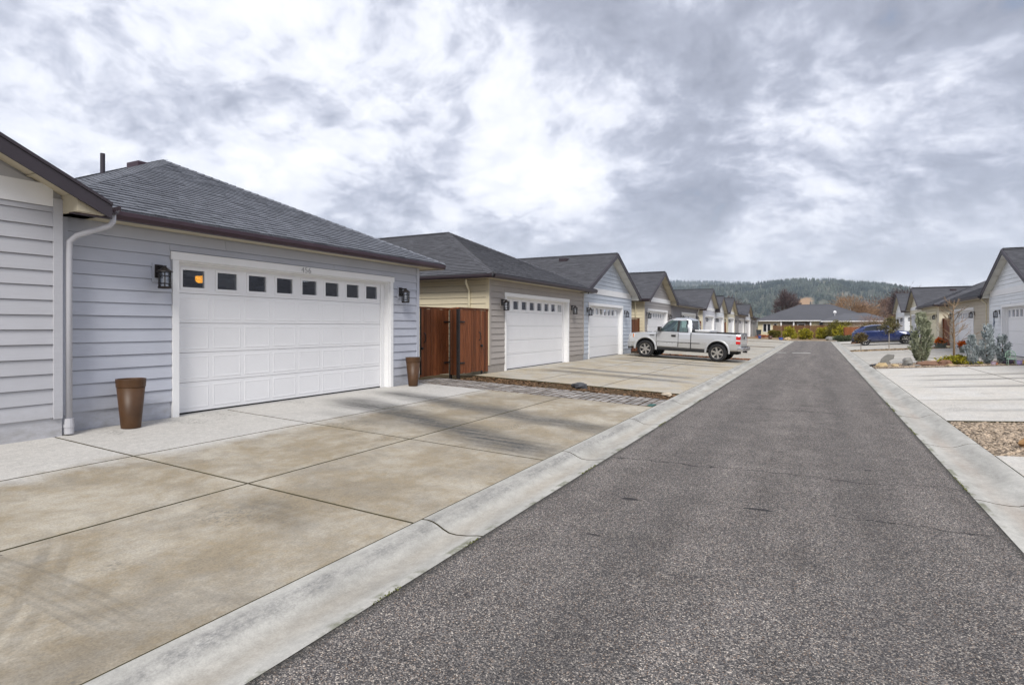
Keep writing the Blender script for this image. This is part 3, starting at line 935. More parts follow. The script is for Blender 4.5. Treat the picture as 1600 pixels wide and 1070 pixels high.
def cap_run(m, a, b_, w=.15, step=.16):
    """overlapping cap shingles along a hip or ridge"""
    a, b_ = Vector(a), Vector(b_); d = b_ - a; L = d.length; d.normalize()
    side = d.cross(Vector((0, 0, 1))).normalized(); up = side.cross(d).normalized()
    k = int(L / step)
    for i in range(k):
        p = a + d * (i * L / k); q = a + d * ((i + 1) * L / k + .03)
        m.add([p - side * w - up * .05 + up * .022, p + up * .034, p + side * w - up * .05 + up * .022, q - side * w - up * .05 + up * .010, q + up * .018, q + side * w - up * .05 + up * .010],
              [(0, 1, 4, 3), (1, 2, 5, 4), (0, 2, 1)])


PANEL_CACHE = {}


def clip_poly(pts, ax, lim, keep_gt):
    out = []; n = len(pts)
    for i in range(n):
        a, b_ = Vector(pts[i]), Vector(pts[(i + 1) % n])
        ia = (a[ax] >= lim) == keep_gt or abs(a[ax] - lim) < 1e-6; ib = (b_[ax] >= lim) == keep_gt or abs(b_[ax] - lim) < 1e-6
        if ia: out.append(a)
        if ia != ib: out.append(a + (b_ - a) * ((lim - a[ax]) / (b_[ax] - a[ax])))
    return out


def house(label, side, y0, y1, kind, xf, front, sidec=None, door=None, doorh=2.40, ov=.36, so=.42, depth=12., pitch=.47, ze=3.12,
          lod=0, roofm=None, lamps=True, downs=(), band=True, number=None, near_side=False, corner=None, gutterm=None, soffitm=None,
          doorm=None, trim=None, cut=(None, None), inner=False, vents=(), lampm=None, pipes=()):
    sg = -1 if side == 'L' else 1
    roofm = roofm or ROOF; corner = corner or front; gutterm = gutterm or GUTTER; soffitm = soffitm or SOFFIT; doorm = doorm or DOORW; trim = trim or WHITE
    zg = gl(sg * xf) - .01
    uc = (y0 + y1) / 2
    def W(u, v, z): return (sg * (xf + v), u, z)
    root = thing('house', label, 'house', W(uc, 0, zg), 'garage houses along the lane')
    def part(m, name, mat, parent=None, **kw): return m.build(name, mat, parent or root, **kw)
    def bx(m, u0, u1, v0, v1, z0, z1, mi=0):
        a, b_ = W(u0, v0, z0), W(u1, v1, z1)
        m.box(min(a[0], b_[0]), max(a[0], b_[0]), u0, u1, z0, z1, mi)
    fnd = zg + .25
    w = (y1 - y0) / 2 + so
    ztop = ze + pitch * (so if kind == 'gable' else ov) - .11          # wall top under the roof
    soff = ze - .13
    if kind == 'hip': ztop = soff + .04
    tw = .10
    du0, du1 = door if door else (None, None)
    dz1 = zg + .01 + doorh
    # structural walls
    m = MB()
    if door:
        bx(m, y0, du0, .0, .14, zg - .2, ztop); bx(m, du1, y1, .0, .14, zg - .2, ztop); bx(m, du0, du1, .0, .14, dz1, ztop)
    else:
        bx(m, y0, y1, .0, .14, zg - .2, ztop)
    if kind == 'gable':
        pk = ze + pitch * w - .11
        e = ztop
        m.prism([W(y0, .0, e), W(y1, .0, e), W(uc, .0, pk)], (sg * .14, 0, 0))
    bx(m, y0, y0 + .14, .14, depth, zg - .2, ztop); bx(m, y1 - .14, y1, .14, depth, zg - .2, ztop); bx(m, y0 + .14, y1 - .14, depth - .14, depth, zg - .2, ztop)
    part(m, 'wall', [front])
    if inner:
        m = MB(); bx(m, y0 + .15, y1 - .15, 4.6, 4.7, zg, ztop - .3); part(m, 'inner_wall', INSIDE)
    # foundation: thin painted concrete band, set just behind the boards
    m = MB(); dgap = .02
    if door:
        bx(m, y0 - .004, du0 - tw - .03, -.008, .01, zg - .2, fnd); part(m, 'foundation', front); m = MB(); bx(m, du1 + tw + .03, y1 + .004, -.008, .01, zg - .2, fnd); part(m, 'foundation', front)
        m = MB(); bx(m, du0 + .021, du1 - .021, -.02, .60, zg - .2, zg + .006); part(m, 'door_sill', FIXED)
    else:
        bx(m, y0 - .004, y1 + .004, -.008, .01, zg - .2, fnd); part(m, 'foundation', front)
    if near_side: m = MB(); bx(m, y0 - .008, y0 + .01, .01, depth - .2, zg - .2, fnd); part(m, 'foundation', sidec or front)
    # lap boards
    ht = dz1 + .12 if door else -1
    rows = .178
    cb = .10
    def lap(u0a, u1a, u0b, u1b, z0, z1, mat=front):
        # boards come in 3.6 m lengths: long courses are butted with a fine gap
        cutsu = [None]
        if min(u1a, u1b) - max(u0a, u0b) > 2.6 and lod < 2:
            cutsu.append(random.uniform(max(u0a, u0b) + .7, min(u1a, u1b) - .7))
        segs = [(u0a, u0b, u1a, u1b)] if len(cutsu) == 1 else [(u0a, u0b, cutsu[1] - .0025, cutsu[1] - .0025), (cutsu[1] + .0025, cutsu[1] + .0025, u1a, u1b)]
        dz = random.uniform(-.0015, .0015)
        for a0_, b0_, a1_, b1_ in segs:
            m = MB(); pr = random.uniform(.027, .033)
            m.hexa([W(a0_, -.001, z0 + dz), W(a1_, -.001, z0 + dz), W(a1_, -pr, z0 + dz), W(a0_, -pr, z0 + dz),
                    W(b0_, -.001, z1 - .010), W(b1_, -.001, z1 - .010), W(b1_, -.012, z1 - .010), W(b0_, -.012, z1 - .010)])
            part(m, 'siding_board', mat)
    bandz = (soff + .04, soff + .30) if (kind == 'gable' and band) else None
    z = fnd
    top_end = ze + pitch * w - .13 if kind == 'gable' else soff
    joint_front = lod >= 2
    while z < top_end - .02:
        z1 = min(z + rows, top_end)
        if bandz and z1 > bandz[0] and z < bandz[0]: z1 = bandz[0]
        if bandz and bandz[0] - .001 <= z < bandz[1] - .001: z = bandz[1]; continue
        def lim(zz):
            if kind == 'gable':
                hw = min((y1 - y0) / 2 - cb, (ze + pitch * w - .14 - zz) / pitch)
                return uc - hw, uc + hw
            return y0 + cb, y1 - cb
        la, ra = lim(z); lb, rb = lim(z1)
        if rb - lb < .05:
            lb = rb = uc; lb -= .02; rb += .02
        if ra - la > .12:
            if door and z < ht - .005:
                A, B = du0 - tw - .004, du1 + tw + .004
                if z1 > dz1: A -= .03; B += .03
                if A - la > .03: lap(la, A, lb, A, z, z1)
                if ra - B > .03: lap(B, ra, B, rb, z, z1)
                if z1 > ht + .02: lap(A, B, A, B, ht + .012, z1)
            else:
                lap(la, ra, lb, rb, z, z1)
        z = z1
    if bandz:
        m = MB(); bx(m, y0 + cb + .002, y1 - cb - .002, -.034, -.002, *bandz); part(m, 'band_board', trim)
    ct = soff + (.0 if kind == 'hip' else .26)
    for a, b_ in ((y0, y0 + cb), (y1 - cb, y1)):
        m = MB(); bx(m, a, b_, -.038, -.002, fnd - .02, min(ct, ze + pitch * so - .16) if kind == 'gable' else ct)
        part(m, 'corner_board', corner, bevel=.003)
    # near gable/side wall boards (the face that looks at the camera across the gap)
    if near_side:
        sm = sidec or front
        z = fnd
        m0 = MB()
        bx(m0, y0 - .030, y0 - .002, -.034, cb - .034, fnd - .02, soff); part(m0, 'corner_board', sm)
        while z < soff - .02:
            z1 = min(z + rows, soff); m = MB()
            v0, v1 = cb - .03, 6.
            m.hexa([W(y0 - .001, v0, z), W(y0 - .001, v1, z), W(y0 - .030, v1, z), W(y0 - .030, v0, z),
                    W(y0 - .001, v0, z1 - .010), W(y0 - .001, v1, z1 - .010), W(y0 - .012, v1, z1 - .010), W(y0 - .012, v0, z1 - .010)])
            part(m, 'siding_board', sm); z = z1
    # garage door
    if door:
        rc = .15
        m = MB(); bx(m, du0 - tw - .03, du1 + tw + .03, -.048, -.002, dz1 + .001, ht)
        part(m, 'door_header', trim, bevel=.004)
        for a, b_ in ((du0 - tw, du0), (du1, du1 + tw)):
            m = MB(); bx(m, a, b_, -.042, -.002, zg - .02, dz1); part(m, 'door_trim', trim, bevel=.004)
        a0, a1 = du0 + .058, du1 - .118
        m = MB()
        bx(m, du0 - .002, du0 + .02, -.001, rc + .05, zg - .02, dz1); bx(m, du1 - .02, du1 + .002, -.001, rc + .05, zg - .02, dz1); bx(m, du0 + .02, du1 - .02, -.001, rc + .05, dz1 - .02, dz1 + .0005)
        part(m, 'door_jamb', trim)
        for q in ((du0 + .021, a0 + .012), (a1 - .012, du1 - .021)):
            m = MB(); bx(m, q[0], q[1], rc - .032, rc - .004, zg, dz1 - .021); part(m, 'door_stop', trim)
        m = MB(); bx(m, a0 + .013, a1 - .013, rc - .032, rc - .004, dz1 - .05, dz1 - .021); part(m, 'door_stop', trim)
        a0, a1 = du0 + .058, du1 - .118; z0 = zg + .03; zh = dz1 - .02
        nsec = 5 if doorh > 2.2 else 4
        sh = (zh - z0) / nsec
        dm = MB()
        for k in range(nsec - 1): bx(dm, a0, a1, rc, rc + .045, z0 + k * sh + .003, z0 + (k + 1) * sh - .003)
        # top section: rails and stiles round the windows
        zt0, zt1 = z0 + (nsec - 1) * sh + .003, zh
        pw = (a1 - a0) / 8; ww, wh = pw * .63, sh * .60; wz0 = zt0 + (zt1 - zt0 - wh) * .48
        bx(dm, a0, a1, rc, rc + .045, zt0, wz0); bx(dm, a0, a1, rc, rc + .045, wz0 + wh, zt1)
        for k in range(9):
            ua = a0 if k == 0 else a0 + k * pw - (pw - ww) / 2; ub = a1 if k == 8 else a0 + k * pw + (pw - ww) / 2
            bx(dm, ua, ub, rc, rc + .045, wz0, wz0 + wh)
        d = part(dm, 'garage_door', doorm)
        m = MB(); bx(m, a0, a1, rc + .01, rc + .03, z0 - .028, z0 + .003); part(m, 'door_seal', SEAL, d)
        for k in range(8):
            ca = a0 + (k + .5) * pw
            m = MB(); bx(m, ca - ww / 2 - .002, ca + ww / 2 + .002, rc + .018, rc + .024, wz0 - .002, wz0 + wh + .002); part(m, 'window_pane', PANE, d)
            if lod < 2:
                m = MB(); t = .034
                for q in ((ca - ww / 2 - t, ca + ww / 2 + t, wz0 - t, wz0 + .004), (ca - ww / 2 - t, ca + ww / 2 + t, wz0 + wh - .004, wz0 + wh + t), (ca - ww / 2 - t, ca - ww / 2 + .004, wz0 + .004, wz0 + wh - .004), (ca + ww / 2 - .004, ca + ww / 2 + t, wz0 + .004, wz0 + wh - .004)):
                    bx(m, q[0], q[1], rc - .012, rc + .001, q[2], q[3])
                part(m, 'window_frame', doorm, d)
        if lod == 0:
            for k in range(nsec - 1):
                for q in range(8):
                    ua, ub = a0 + q * pw + .035, a0 + (q + 1) * pw - .035; za, zb = z0 + k * sh + .05, z0 + (k + 1) * sh - .05
                    m = MB(); r = []
                    for ins, dv in ((0, .0005), (.008, .0042), (.020, .0042), (.034, .0015)):
                        r += [W(ua + ins, rc - dv, za + ins), W(ub - ins, rc - dv, za + ins), W(ub - ins, rc - dv, zb - ins), W(ua + ins, rc - dv, zb - ins)]
                    f = []
                    for l in range(3):
                        for s_ in range(4): f.append((l * 4 + s_, l * 4 + (s_ + 1) % 4, l * 4 + 4 + (s_ + 1) % 4, l * 4 + 4 + s_))
                    f.append((12, 13, 14, 15)); m.add(r, f)
                    part(m, 'door_panel', doorm, d)
    # roof
    rm = MB(); P3 = []
    hh = .085
    if kind == 'gable':
        vb = -ov; vd = depth + .3
        zr = ze + pitch * w
        for s_ in (-1, 1):
            e0, e1, r1, r0 = W(uc + s_ * w, vb, ze), W(uc + s_ * w, vd, ze), W(uc, vd, zr), W(uc, vb, zr)
            rm.prism([e0, e1, r1, r0], (0, 0, -hh))
            P3.append(([e0, e1, r1, r0], (sg, 0, 0), (0, -s_, pitch)))
        caps = [(W(uc, vb, zr), W(uc, vd, zr))]
    else:
        vb = -ov - .05; vd = depth + .3; zr = ze + pitch * w
        A, B = W(uc - w, vb, ze), W(uc + w, vb, ze); Pk = W(uc, vb + w, zr); Rb = W(uc, vd, zr)
        C_, D_ = W(uc - w, vd, ze), W(uc + w, vd, ze)
        top = [A, B, Pk, Rb, C_, D_]; bot = [(p[0], p[1], p[2] - hh) for p in top]
        rm.add(top + bot, [(0, 1, 2), (0, 2, 3, 4), (1, 5, 3, 2), (6, 8, 7), (6, 10, 9, 8), (7, 8, 9, 11), (0, 6, 7, 1), (0, 4, 10, 6), (1, 7, 11, 5), (4, 3, 5, 11, 9, 10)])
        P3 = [([A, B, Pk], (0, 1, 0), (sg, 0, pitch)), ([A, C_, Rb, Pk], (sg, 0, 0), (0, 1, pitch)), ([B, D_, Rb, Pk], (sg, 0, 0), (0, -1, pitch))]
        caps = [(A, Pk), (B, Pk), (Pk, Rb)]
    rf = part(rm, 'roof', roofm)
    if cut[0] is not None or cut[1] is not None:
        bm = bmesh.new(); bm.from_mesh(rf.data)
        for lim, no in ((cut[0], -1), (cut[1], 1)):
            if lim is None: continue
            bmesh.ops.bisect_plane(bm, geom=bm.verts[:] + bm.edges[:] + bm.faces[:], plane_co=(0, lim - ORG[root.name][1], 0), plane_no=(0, no, 0), clear_outer=True)
            bmesh.ops.holes_fill(bm, edges=[e for e in bm.edges if e.is_boundary])
        bm.to_mesh(rf.data); bm.free()
        q = []
        for pts, e, u in P3:
            for lim, k in ((cut[0], True), (cut[1], False)):
                if lim is not None: pts = clip_poly(pts, 1, lim, k)
            # start the courses from the lowest point of the clipped face
            if len(pts) > 2:
                i0 = min(range(len(pts)), key=lambda i: (round(pts[i][2], 3), pts[i][1])); q.append((pts[i0:] + pts[:i0], e, u))
        P3 = q
        q = []
        for a, b_ in caps:
            a, b_ = Vector(a), Vector(b_)
            for lim, k in ((cut[0], 1), (cut[1], -1)):
                if lim is None: continue
                if (a[1] - lim) * k < 0 and (b_[1] - lim) * k > 0: a = a + (b_ - a) * ((lim - a[1]) / (b_[1] - a[1]))
            q.append((a, b_))
        caps = q
    V, F = [], []
    for pts, e, u in P3:
        n = Vector(e).normalized().cross(Vector(u).normalized())
        if n.z < 0: n = -n
        shingle_plane(V, F, pts, e, u, n, .143 if lod < 2 else .19, (.15, .27) if lod < 2 else (.3, .6))
    m = MB(); m.v = V; m.f = F; m.m = [0] * len(F)
    o = part(m, 'shingles', roofm, rf, recalc=False); o['kind'] = 'stuff'
    m = MB()
    for a, b_ in caps: cap_run(m, a, b_)
    part(m, 'ridge_cap', roofm, rf, recalc=False)
    for (u, v, hgt) in vents:      # low box vents on the slopes
        zz = ze + pitch * (w - abs(u - uc)) if kind == 'gable' else ze + pitch * min(w - abs(u - uc), v - vb)
        m = MB(); bx(m, u - .18, u + .18, v - .2, v + .2, zz - .12, zz + hgt); part(m, 'roof_vent', gutterm, rf, bevel=.015)
    for (u, v, hgt, r) in pipes:
        zz = ze + pitch * min(w - abs(u - uc), v - vb)
        m = MB().tube([W(u, v, zz - .1), W(u, v, zz + hgt)], r, 10); part(m, 'vent_pipe', M('dark_pipe', (.035, .03, .04), .5), rf)
    # fascia, soffit, gutters
    gs = [(0, 0), (.085, .0), (.115, .05), (.115, .105), (.10, .105), (.10, .055), (.078, .012), (.0, .012)]   # K-profile, outwards and up
    def gutter(name, a, b_, outv, z0):
        m = MB(); a = Vector(a); b_ = Vector(b_); o_ = Vector(outv)
        m.prism([a + o_ * p[0] + Vector((0, 0, z0 + p[1])) for p in gs], b_ - a)
        part(m, name, gutterm)
    if kind == 'hip':
        fz0, fz1 = soff, ze - hh + .005
        uL = uc - w + .05 if cut[0] is None else cut[0]; uR = uc + w - .05 if cut[1] is None else cut[1]
        m = MB(); bx(m, uL, uR, -ov, -ov + .03, fz0, fz1 + .02); part(m, 'fascia', FASCIA)
        for s_, ct_ in ((-1, cut[0]), (1, cut[1])):
            if ct_ is not None: continue
            m = MB(); ua = uc + s_ * (w - .05); bx(m, min(ua, ua - s_ * .03), max(ua, ua - s_ * .03), -ov + .03, depth, fz0, fz1 + .02); part(m, 'fascia', FASCIA)
            gutter('gutter', W(ua, -ov - .05, 0), W(ua, depth, 0), (0, s_, 0), soff)
        m = MB(); bx(m, uL + .03, uR - .03, -ov + .03, .0, soff + .01, soff + .03)
        if cut[0] is None: bx(m, uL + .03, y0, .0, depth, soff + .01, soff + .03)
        if cut[1] is None: bx(m, y1, uR - .03, .0, depth, soff + .01, soff + .03)
        part(m, 'soffit', soffitm)
        gutter('gutter', W(uL, -ov, 0), W(uR, -ov, 0), (-sg, 0, 0), soff)
    else:
        for s_ in (-1, 1):
            # rake boards and shingle edge trim
            m = MB(); e0, r0 = W(uc + s_ * w, -ov, ze), W(uc, -ov, zr)
            t = -sg * .03
            m.prism([(e0[0], e0[1], e0[2] - .035), (r0[0], r0[1], r0[2] - .035), (r0[0], r0[1], r0[2] - .20), (e0[0], e0[1], e0[2] - .20)], (t, 0, 0)); part(m, 'rake_board', FASCIA)
            m = MB(); m.prism([(e0[0], e0[1], e0[2] + .004), (r0[0], r0[1], r0[2] + .004), (r0[0], r0[1], r0[2] - .034), (e0[0], e0[1], e0[2] - .034)], (t * 1.5, 0, 0)); part(m, 'rake_trim', FASCIA)
            # sloping soffit under the overhang
            m = MB(); a = W(uc + s_ * (w - .02), -ov + .002, ze - hh - .01 + pitch * .02); b_ = W(uc, -ov + .002, zr - hh - .01)
            dpth = (sg * (ov - .004), 0, 0)
            m.prism([a, b_, (b_[0], b_[1], b_[2] - .015), (a[0], a[1], a[2] - .015)], dpth)
            part(m, 'soffit', soffitm)
            for q in range(1, 6):      # lookout battens across the soffit
                f = q / 6.; u = uc + s_ * w * f; zq = ze + pitch * w * (1 - f) - hh - .026
                m = MB(); bx(m, u - .02, u + .02, -ov + .004, -.004, zq - .012, zq); part(m, 'soffit_joint', soffitm)
            # boxed eave return
            m = MB(); ua, ub = (y1, uc + w - .03) if s_ > 0 else (uc - w + .03, y0)
            zi = ze + pitch * (so) - hh - .03; zo = ze - hh - .01
            za, zb = (zi, zo) if s_ > 0 else (zo, zi)
            m.prism([W(ua, -ov + .035, soff - .02), W(ub, -ov + .035, soff - .02), W(ub, -ov + .035, zb), W(ua, -ov + .035, za)], (sg * (ov + depth - .2), 0, 0)); part(m, 'eave_return', soffitm)
            m = MB(); ue = uc + s_ * (w - .03); bx(m, min(ue, ue + s_ * .03), max(ue, ue + s_ * .03), -ov + .03, depth, soff - .02, ze - hh); part(m, 'fascia', FASCIA)
            gutter('gutter', W(uc + s_ * w, -ov - .01, 0), W(uc + s_ * w, depth, 0), (0, s_, 0), soff + .005)
    # wall lanterns
    if lamps and door:
        zl = dz1 - .10
        for ul in (du0 - .315, du1 + .345):
            if ul < y0 + .1 or ul > y1 - .08: continue
            lantern(root, sg, xf, ul, zl, front, lod)
    # downspouts
    for kindd, pts, mt in downs:
        m = MB(); m.tube([W(*p) for p in pts], .036, 8)
        ds = part(m, 'downspout', mt, smooth=True)
        if kindd == 'boot':
            p = pts[-1]; m = MB().tube([W(p[0], p[1], p[2] - .02), W(p[0], p[1], p[2] + .17)], .052, 12).tube([W(p[0], p[1], p[2] + .06), W(p[0], p[1], p[2] + .10)], .058, 12)
            part(m, 'pipe_boot', mt, ds)
    if number:
        p = Vector(W((du0 + du1) / 2, -.054, dz1 + .006)) - ORG[root.name]
        text_mesh('house_number', number, .15, M('grey_number_metal', (.36, .36, .37), .5), root, p, (R(90), 0, R(90) if sg < 0 else R(-90)), .004, 0., -.003, 1.1)
    return root


def lantern(root, sg, xf, u, z, blockm, lod):
    """z = top of the back plate"""
    def W(a, v, zz): return (sg * (xf + v), a, zz)
    def bx(m, u0, u1, v0, v1, z0, z1):
        a, b_ = W(u0, v0, 0), W(u1, v1, 0); m.box(min(a[0], b_[0]), max(a[0], b_[0]), u0, u1, z0, z1)
    m = MB(); bx(m, u - .085, u + .085, -.040, -.004, z - .25, z + .02); part = m.build('mounting_block', blockm, root)
    m = MB()
    bx(m, u - .052, u + .052, -.062, -.040, z - .19, z)
    bx(m, u - .016, u + .016, -.21, -.06, z - .045, z - .018)
    v = -.19; n = 12
    cx, cy = sg * (xf + v), u
    m.lathe([(.001, z - .035), (.03, z - .045), (.045, z - .062), (.10, z - .098), (.108, z - .112), (.092, z - .114), (.001, z - .10)], (cx, cy, 0), n)
    m.lathe([(.070, z - .345), (.084, z - .345), (.088, z - .325), (.080, z - .315), (.070, z - .318), (.001, z - .32)], (cx, cy, 0), n)
    for zz in (z - .165, z - .275): m.lathe([(.080, zz - .005), (.086, zz - .005), (.086, zz + .005), (.080, zz + .005), (.080, zz - .005)], (cx, cy, 0), n)
    for k in range(6):
        a = math.pi / 6 + k * math.pi / 3; px, py = cx + .083 * math.cos(a), cy + .083 * math.sin(a)
        m.box(px - .005, px + .005, py - .005, py + .005, z - .33, z - .108)
    L = m.build('wall_lantern', BRONZE, root)
    MB().lathe([(.072, z - .318), (.072, z - .112)], (cx, cy, 0), n).build('lamp_glass', FROST, L, smooth=True)
    MB().lathe([(.001, z - .26), (.016, z - .25), (.022, z - .22), (.016, z - .18), (.001, z - .175)], (cx, cy, 0), 8).build('bulb', M('white_bulb', (.75, .75, .72), .4) if 'bulbm' not in PANEL_CACHE else PANEL_CACHE['bulbm'], L, smooth=True)


PANEL_CACHE['bulbm'] = M('white_bulb', (.78, .78, .75), .4)

C_A = mat_siding('mauve_grey_siding', (.465, .468, .495))
C_B = mat_siding('blue_grey_siding', (.465, .485, .545))
C_C = mat_siding('taupe_siding', (.36, .33, .305))
C_CS = mat_siding('cream_siding', (.60, .535, .385))
C_D = mat_siding('pale_blue_grey_siding', (.49, .53, .585))
C_E = mat_siding('stone_siding', (.34, .32, .31))
C_F = mat_siding('dark_mauve_siding', (.21, .20, .215))
C_G = mat_siding('pale_lilac_siding', (.54, .54, .58))
C_W = mat_siding('off_white_siding', (.70, .72, .74))
C_BE = mat_siding('beige_siding', (.47, .42, .34))
C_CR = mat_siding('light_cream_siding', (.62, .57, .44))
CREAMD = M('cream_garage_door', (.76, .70, .50), .45, .03)
WSOF = M('white_soffit_paint', (.66, .65, .60), .7, .05)

house('mauve grey gabled garage house cut by the left edge of the picture', 'L', -3.9, 3.88, 'gable', 8.26, C_A, so=.36, ov=.40, ze=3.15, pitch=.48,
      downs=[('boot', [(4.30, -.33, 3.03), (4.30, -.33, 2.93), (4.27, -.30, 2.88), (4.02, -.06, 2.74), (3.96, -.02, 2.66), (3.955, -.02, 2.5), (3.955, -.02, .30)], PIPEB)])
house('blue grey hip roofed garage house numbered 456 with two brown planters', 'L', 3.93, 11.45, 'hip', 8.46, C_B, door=(5.495, 10.375), doorh=2.325, cut=(3.90, None), inner=True, number='456',
      so=.50, roofm=ROOF, lamps=True, gutterm=M('plum_brown_gutter', (.050, .030, .040), .38, .12), pipes=[(6.75, 4.35, .42, .045)], vents=[(7.25, 3.9, .05)],
      downs=[('p', [(11.47, .03, 2.9), (11.48, .03, 2.7), (11.48, .03, .4)], PIPEB)])
house('taupe hip roofed garage house behind the wooden gate', 'L', 14.83, 22.6, 'hip', 8.46, C_C, sidec=C_CS, near_side=True, door=(15.9, 20.9), doorh=2.27, so=.48, roofm=ROOF2,
      downs=[('p', [(14.48, .55, 3.0), (14.48, .55, 2.9), (14.75, .62, 2.72), (14.77, .62, 2.6), (14.77, .62, .4)], PIPEC)])
house('pale blue grey gabled garage house touching the taupe one', 'L', 22.64, 29.85, 'gable', 8.56, C_D, door=(23.55, 28.25), doorh=2.25, ov=.42, so=.36, lod=1, roofm=ROOF2, vents=[(25.7, 2.0, .09), (25.7, 5.2, .09)], soffitm=WSOF)
house('stone grey gabled garage house behind the silver pickup', 'L', 32.1, 38.6, 'gable', 8.46, C_E, sidec=C_CS, near_side=True, door=(32.85, 37.55), doorh=2.25, ov=.42, so=.42, lod=1, roofm=ROOF2, ze=3.15,
      downs=[('p', [(31.75, .4, 3.0), (31.95, .45, 2.75), (32.03, .45, 2.6), (32.03, .45, .4)], PIPEC)])
house('dark mauve hip roofed garage house joined to the stone grey gable', 'L', 38.65, 47.95, 'hip', 8.40, C_F, cut=(38.62, None), door=(41.9, 46.9), doorh=2.25, so=.45, lod=2, roofm=ROOF2,
      downs=[('p', [(47.6, -.2, 3.0), (47.8, -.05, 2.7), (47.8, -.05, .4)], WHITE)])
house('pale lilac gabled garage house beyond the red fence', 'L', 50.6, 57.6, 'gable', 8.46, C_G, sidec=C_CR, near_side=True, door=(52.1, 56.6), doorh=2.25, so=.4, lod=2, roofm=ROOF2, soffitm=SOFFIT)
house('white gabled garage house joined to the pale lilac gable', 'L', 57.65, 63.2, 'gable', 8.46, C_W, door=(58.3, 62.6), doorh=2.25, so=.4, lod=2, roofm=ROOF2)
house('far cream gabled garage house on the left with olive soffit', 'L', 65.6, 71.9, 'gable', 8.46, C_CR, sidec=C_CS, near_side=True, door=(66.6, 71.3), doorh=2.25, so=.4, lod=2, roofm=ROOF2)
house('far grey hip roofed garage house on the left', 'L', 71.95, 82.4, 'hip', 8.46, C_E, cut=(71.93, None), door=(76.0, 81.6), doorh=2.25, so=.4, lod=2, roofm=ROOF2)
house('far white gabled garage house last but one on the left', 'L', 83.2, 89.9, 'gable', 8.46, C_W, door=(83.8, 89.3), doorh=2.25, so=.4, lod=2, roofm=ROOF2, pitch=.42)
house('last small grey garage house on the left with a dark door', 'L', 90.0, 98.6, 'hip', 8.4, C_E, cut=(89.95, None), so=.4, lod=2, roofm=ROOF2, ze=2.95, pitch=.42)

house('off white hip roofed garage house opposite number 456', 'R', 11.9, 18.8, 'hip', 7.3, C_W, cut=(None, 18.82), door=(13, 17.6), doorh=2.1, lod=2, roofm=ROOF2)
house('beige hip roofed garage house opposite the paver path', 'R', 18.85, 25.8, 'hip', 7.3, C_BE, door=(19.8, 24.6), doorh=2.1, lod=2, roofm=ROOF2, soffitm=WSOF)
house('white gabled garage house at the right edge with a blue wall ornament', 'R', 28.3, 35.32, 'gable', 7.3, C_W, near_side=True, door=(28.55, 33.15), doorh=2.1, ov=.32, so=.30, lod=1, roofm=ROOF2, soffitm=WSOF, pitch=.47, band=True)
house('beige hip roofed garage house with a cream downspout on the right', 'R', 35.36, 44.75, 'hip', 7.3, C_BE, cut=(35.34, None), door=(38.6, 43.4), doorh=2.15, so=.42, lod=1, roofm=ROOF2,
      downs=[('p', [(35.85, -.25, 2.95), (35.85, -.03, 2.72), (35.85, -.03, .5)], PIPEC)])
house('cream garage house with a cream door behind the flower tubs', 'R', 48.3, 55.6, 'hip', 7.3, C_CR, cut=(None, 55.62), door=(49.6, 54.6), doorh=2.2, so=.42, lod=2, roofm=ROOF2, doorm=CREAMD, trim=CREAMD)
house('cream gabled garage house behind the tall grey green shrub', 'R', 55.65, 62.3, 'gable', 7.3, C_CR, door=(56.6, 61.2), doorh=2.2, ov=.32, so=.35, lod=2, roofm=ROOF2, vents=[(58.4, 2.4, .10), (58.4, 5.0, .10)])
house('pale gabled garage house beyond the blue car', 'R', 66.0, 72.9, 'gable', 7.3, C_W, door=(67.2, 71.8), doorh=2.2, ov=.32, so=.35, lod=2, roofm=ROOF2)

# amber lamp burning inside the first garage, seen through its first window
t = thing('ceiling_lamp', 'amber lamp glowing behind the first garage window', 'lamp', (-9.95, 6.90, 2.52))
MB().lathe([(.001, 2.43), (.08, 2.435), (.115, 2.47), (.115, 2.55), (.001, 2.565)], (-9.95, 6.93, -.03), 16).build('lamp_shade', mat_emit('amber_lamp_glass', (1., .36, .02), 5.0), t, smooth=True)
MB().tube([(-9.95, 6.90, 2.59), (-9.95, 6.90, 2.98)], .012, 6).build('rod', BLACK, t)

# door of the last house on the left, and its porch post
# ------------------------------------------------------------------ wooden gates and fences
def fence_boards(root, a, b_, z0f, h, mat=None, bw=.14, name='board', z0g=.04):
    mat = mat or WOOD
    a, b_ = Vector((*a, 0)), Vector((*b_, 0)); L = (b_ - a).length; d = (b_ - a) / L; n = d.cross(Vector((0, 0, 1)))
    k = max(1, round(L / bw)); w = L / k
    for i in range(k):
        p, q = a + d * (i * w + .0045), a + d * ((i + 1) * w - .0045)
        z = z0f + z0g + random.uniform(-.012, .012); zt = z0f + h + random.uniform(-.004, .004); t = random.uniform(.016, .022)
        m = MB(); m.hexa([(*(p.xy), z), (*(q.xy), z), (*((q + n * t).xy), z), (*((p + n * t).xy), z), (*(p.xy), zt), (*(q.xy), zt), (*((q + n * t).xy), zt), (*((p + n * t).xy), zt)])
        m.build(name, mat, root)


def rail(root, a, b_, z, name='top_rail', th=.06, hh=.05, mat=None):
    a, b_ = Vector((*a, 0)), Vector((*b_, 0)); d = (b_ - a).normalized(); n = d.cross(Vector((0, 0, 1)))
    m = MB(); p, q = a - n * (th - .03), b_ - n * (th - .03)
    m.hexa([(*p.xy, z), (*q.xy, z), (*(q + n * th).xy, z), (*(p + n * th).xy, z), (*p.xy, z + hh), (*q.xy, z + hh), (*(q + n * th).xy, z + hh), (*(p + n * th).xy, z + hh)])
    m.build(name, mat or WOOD, root)


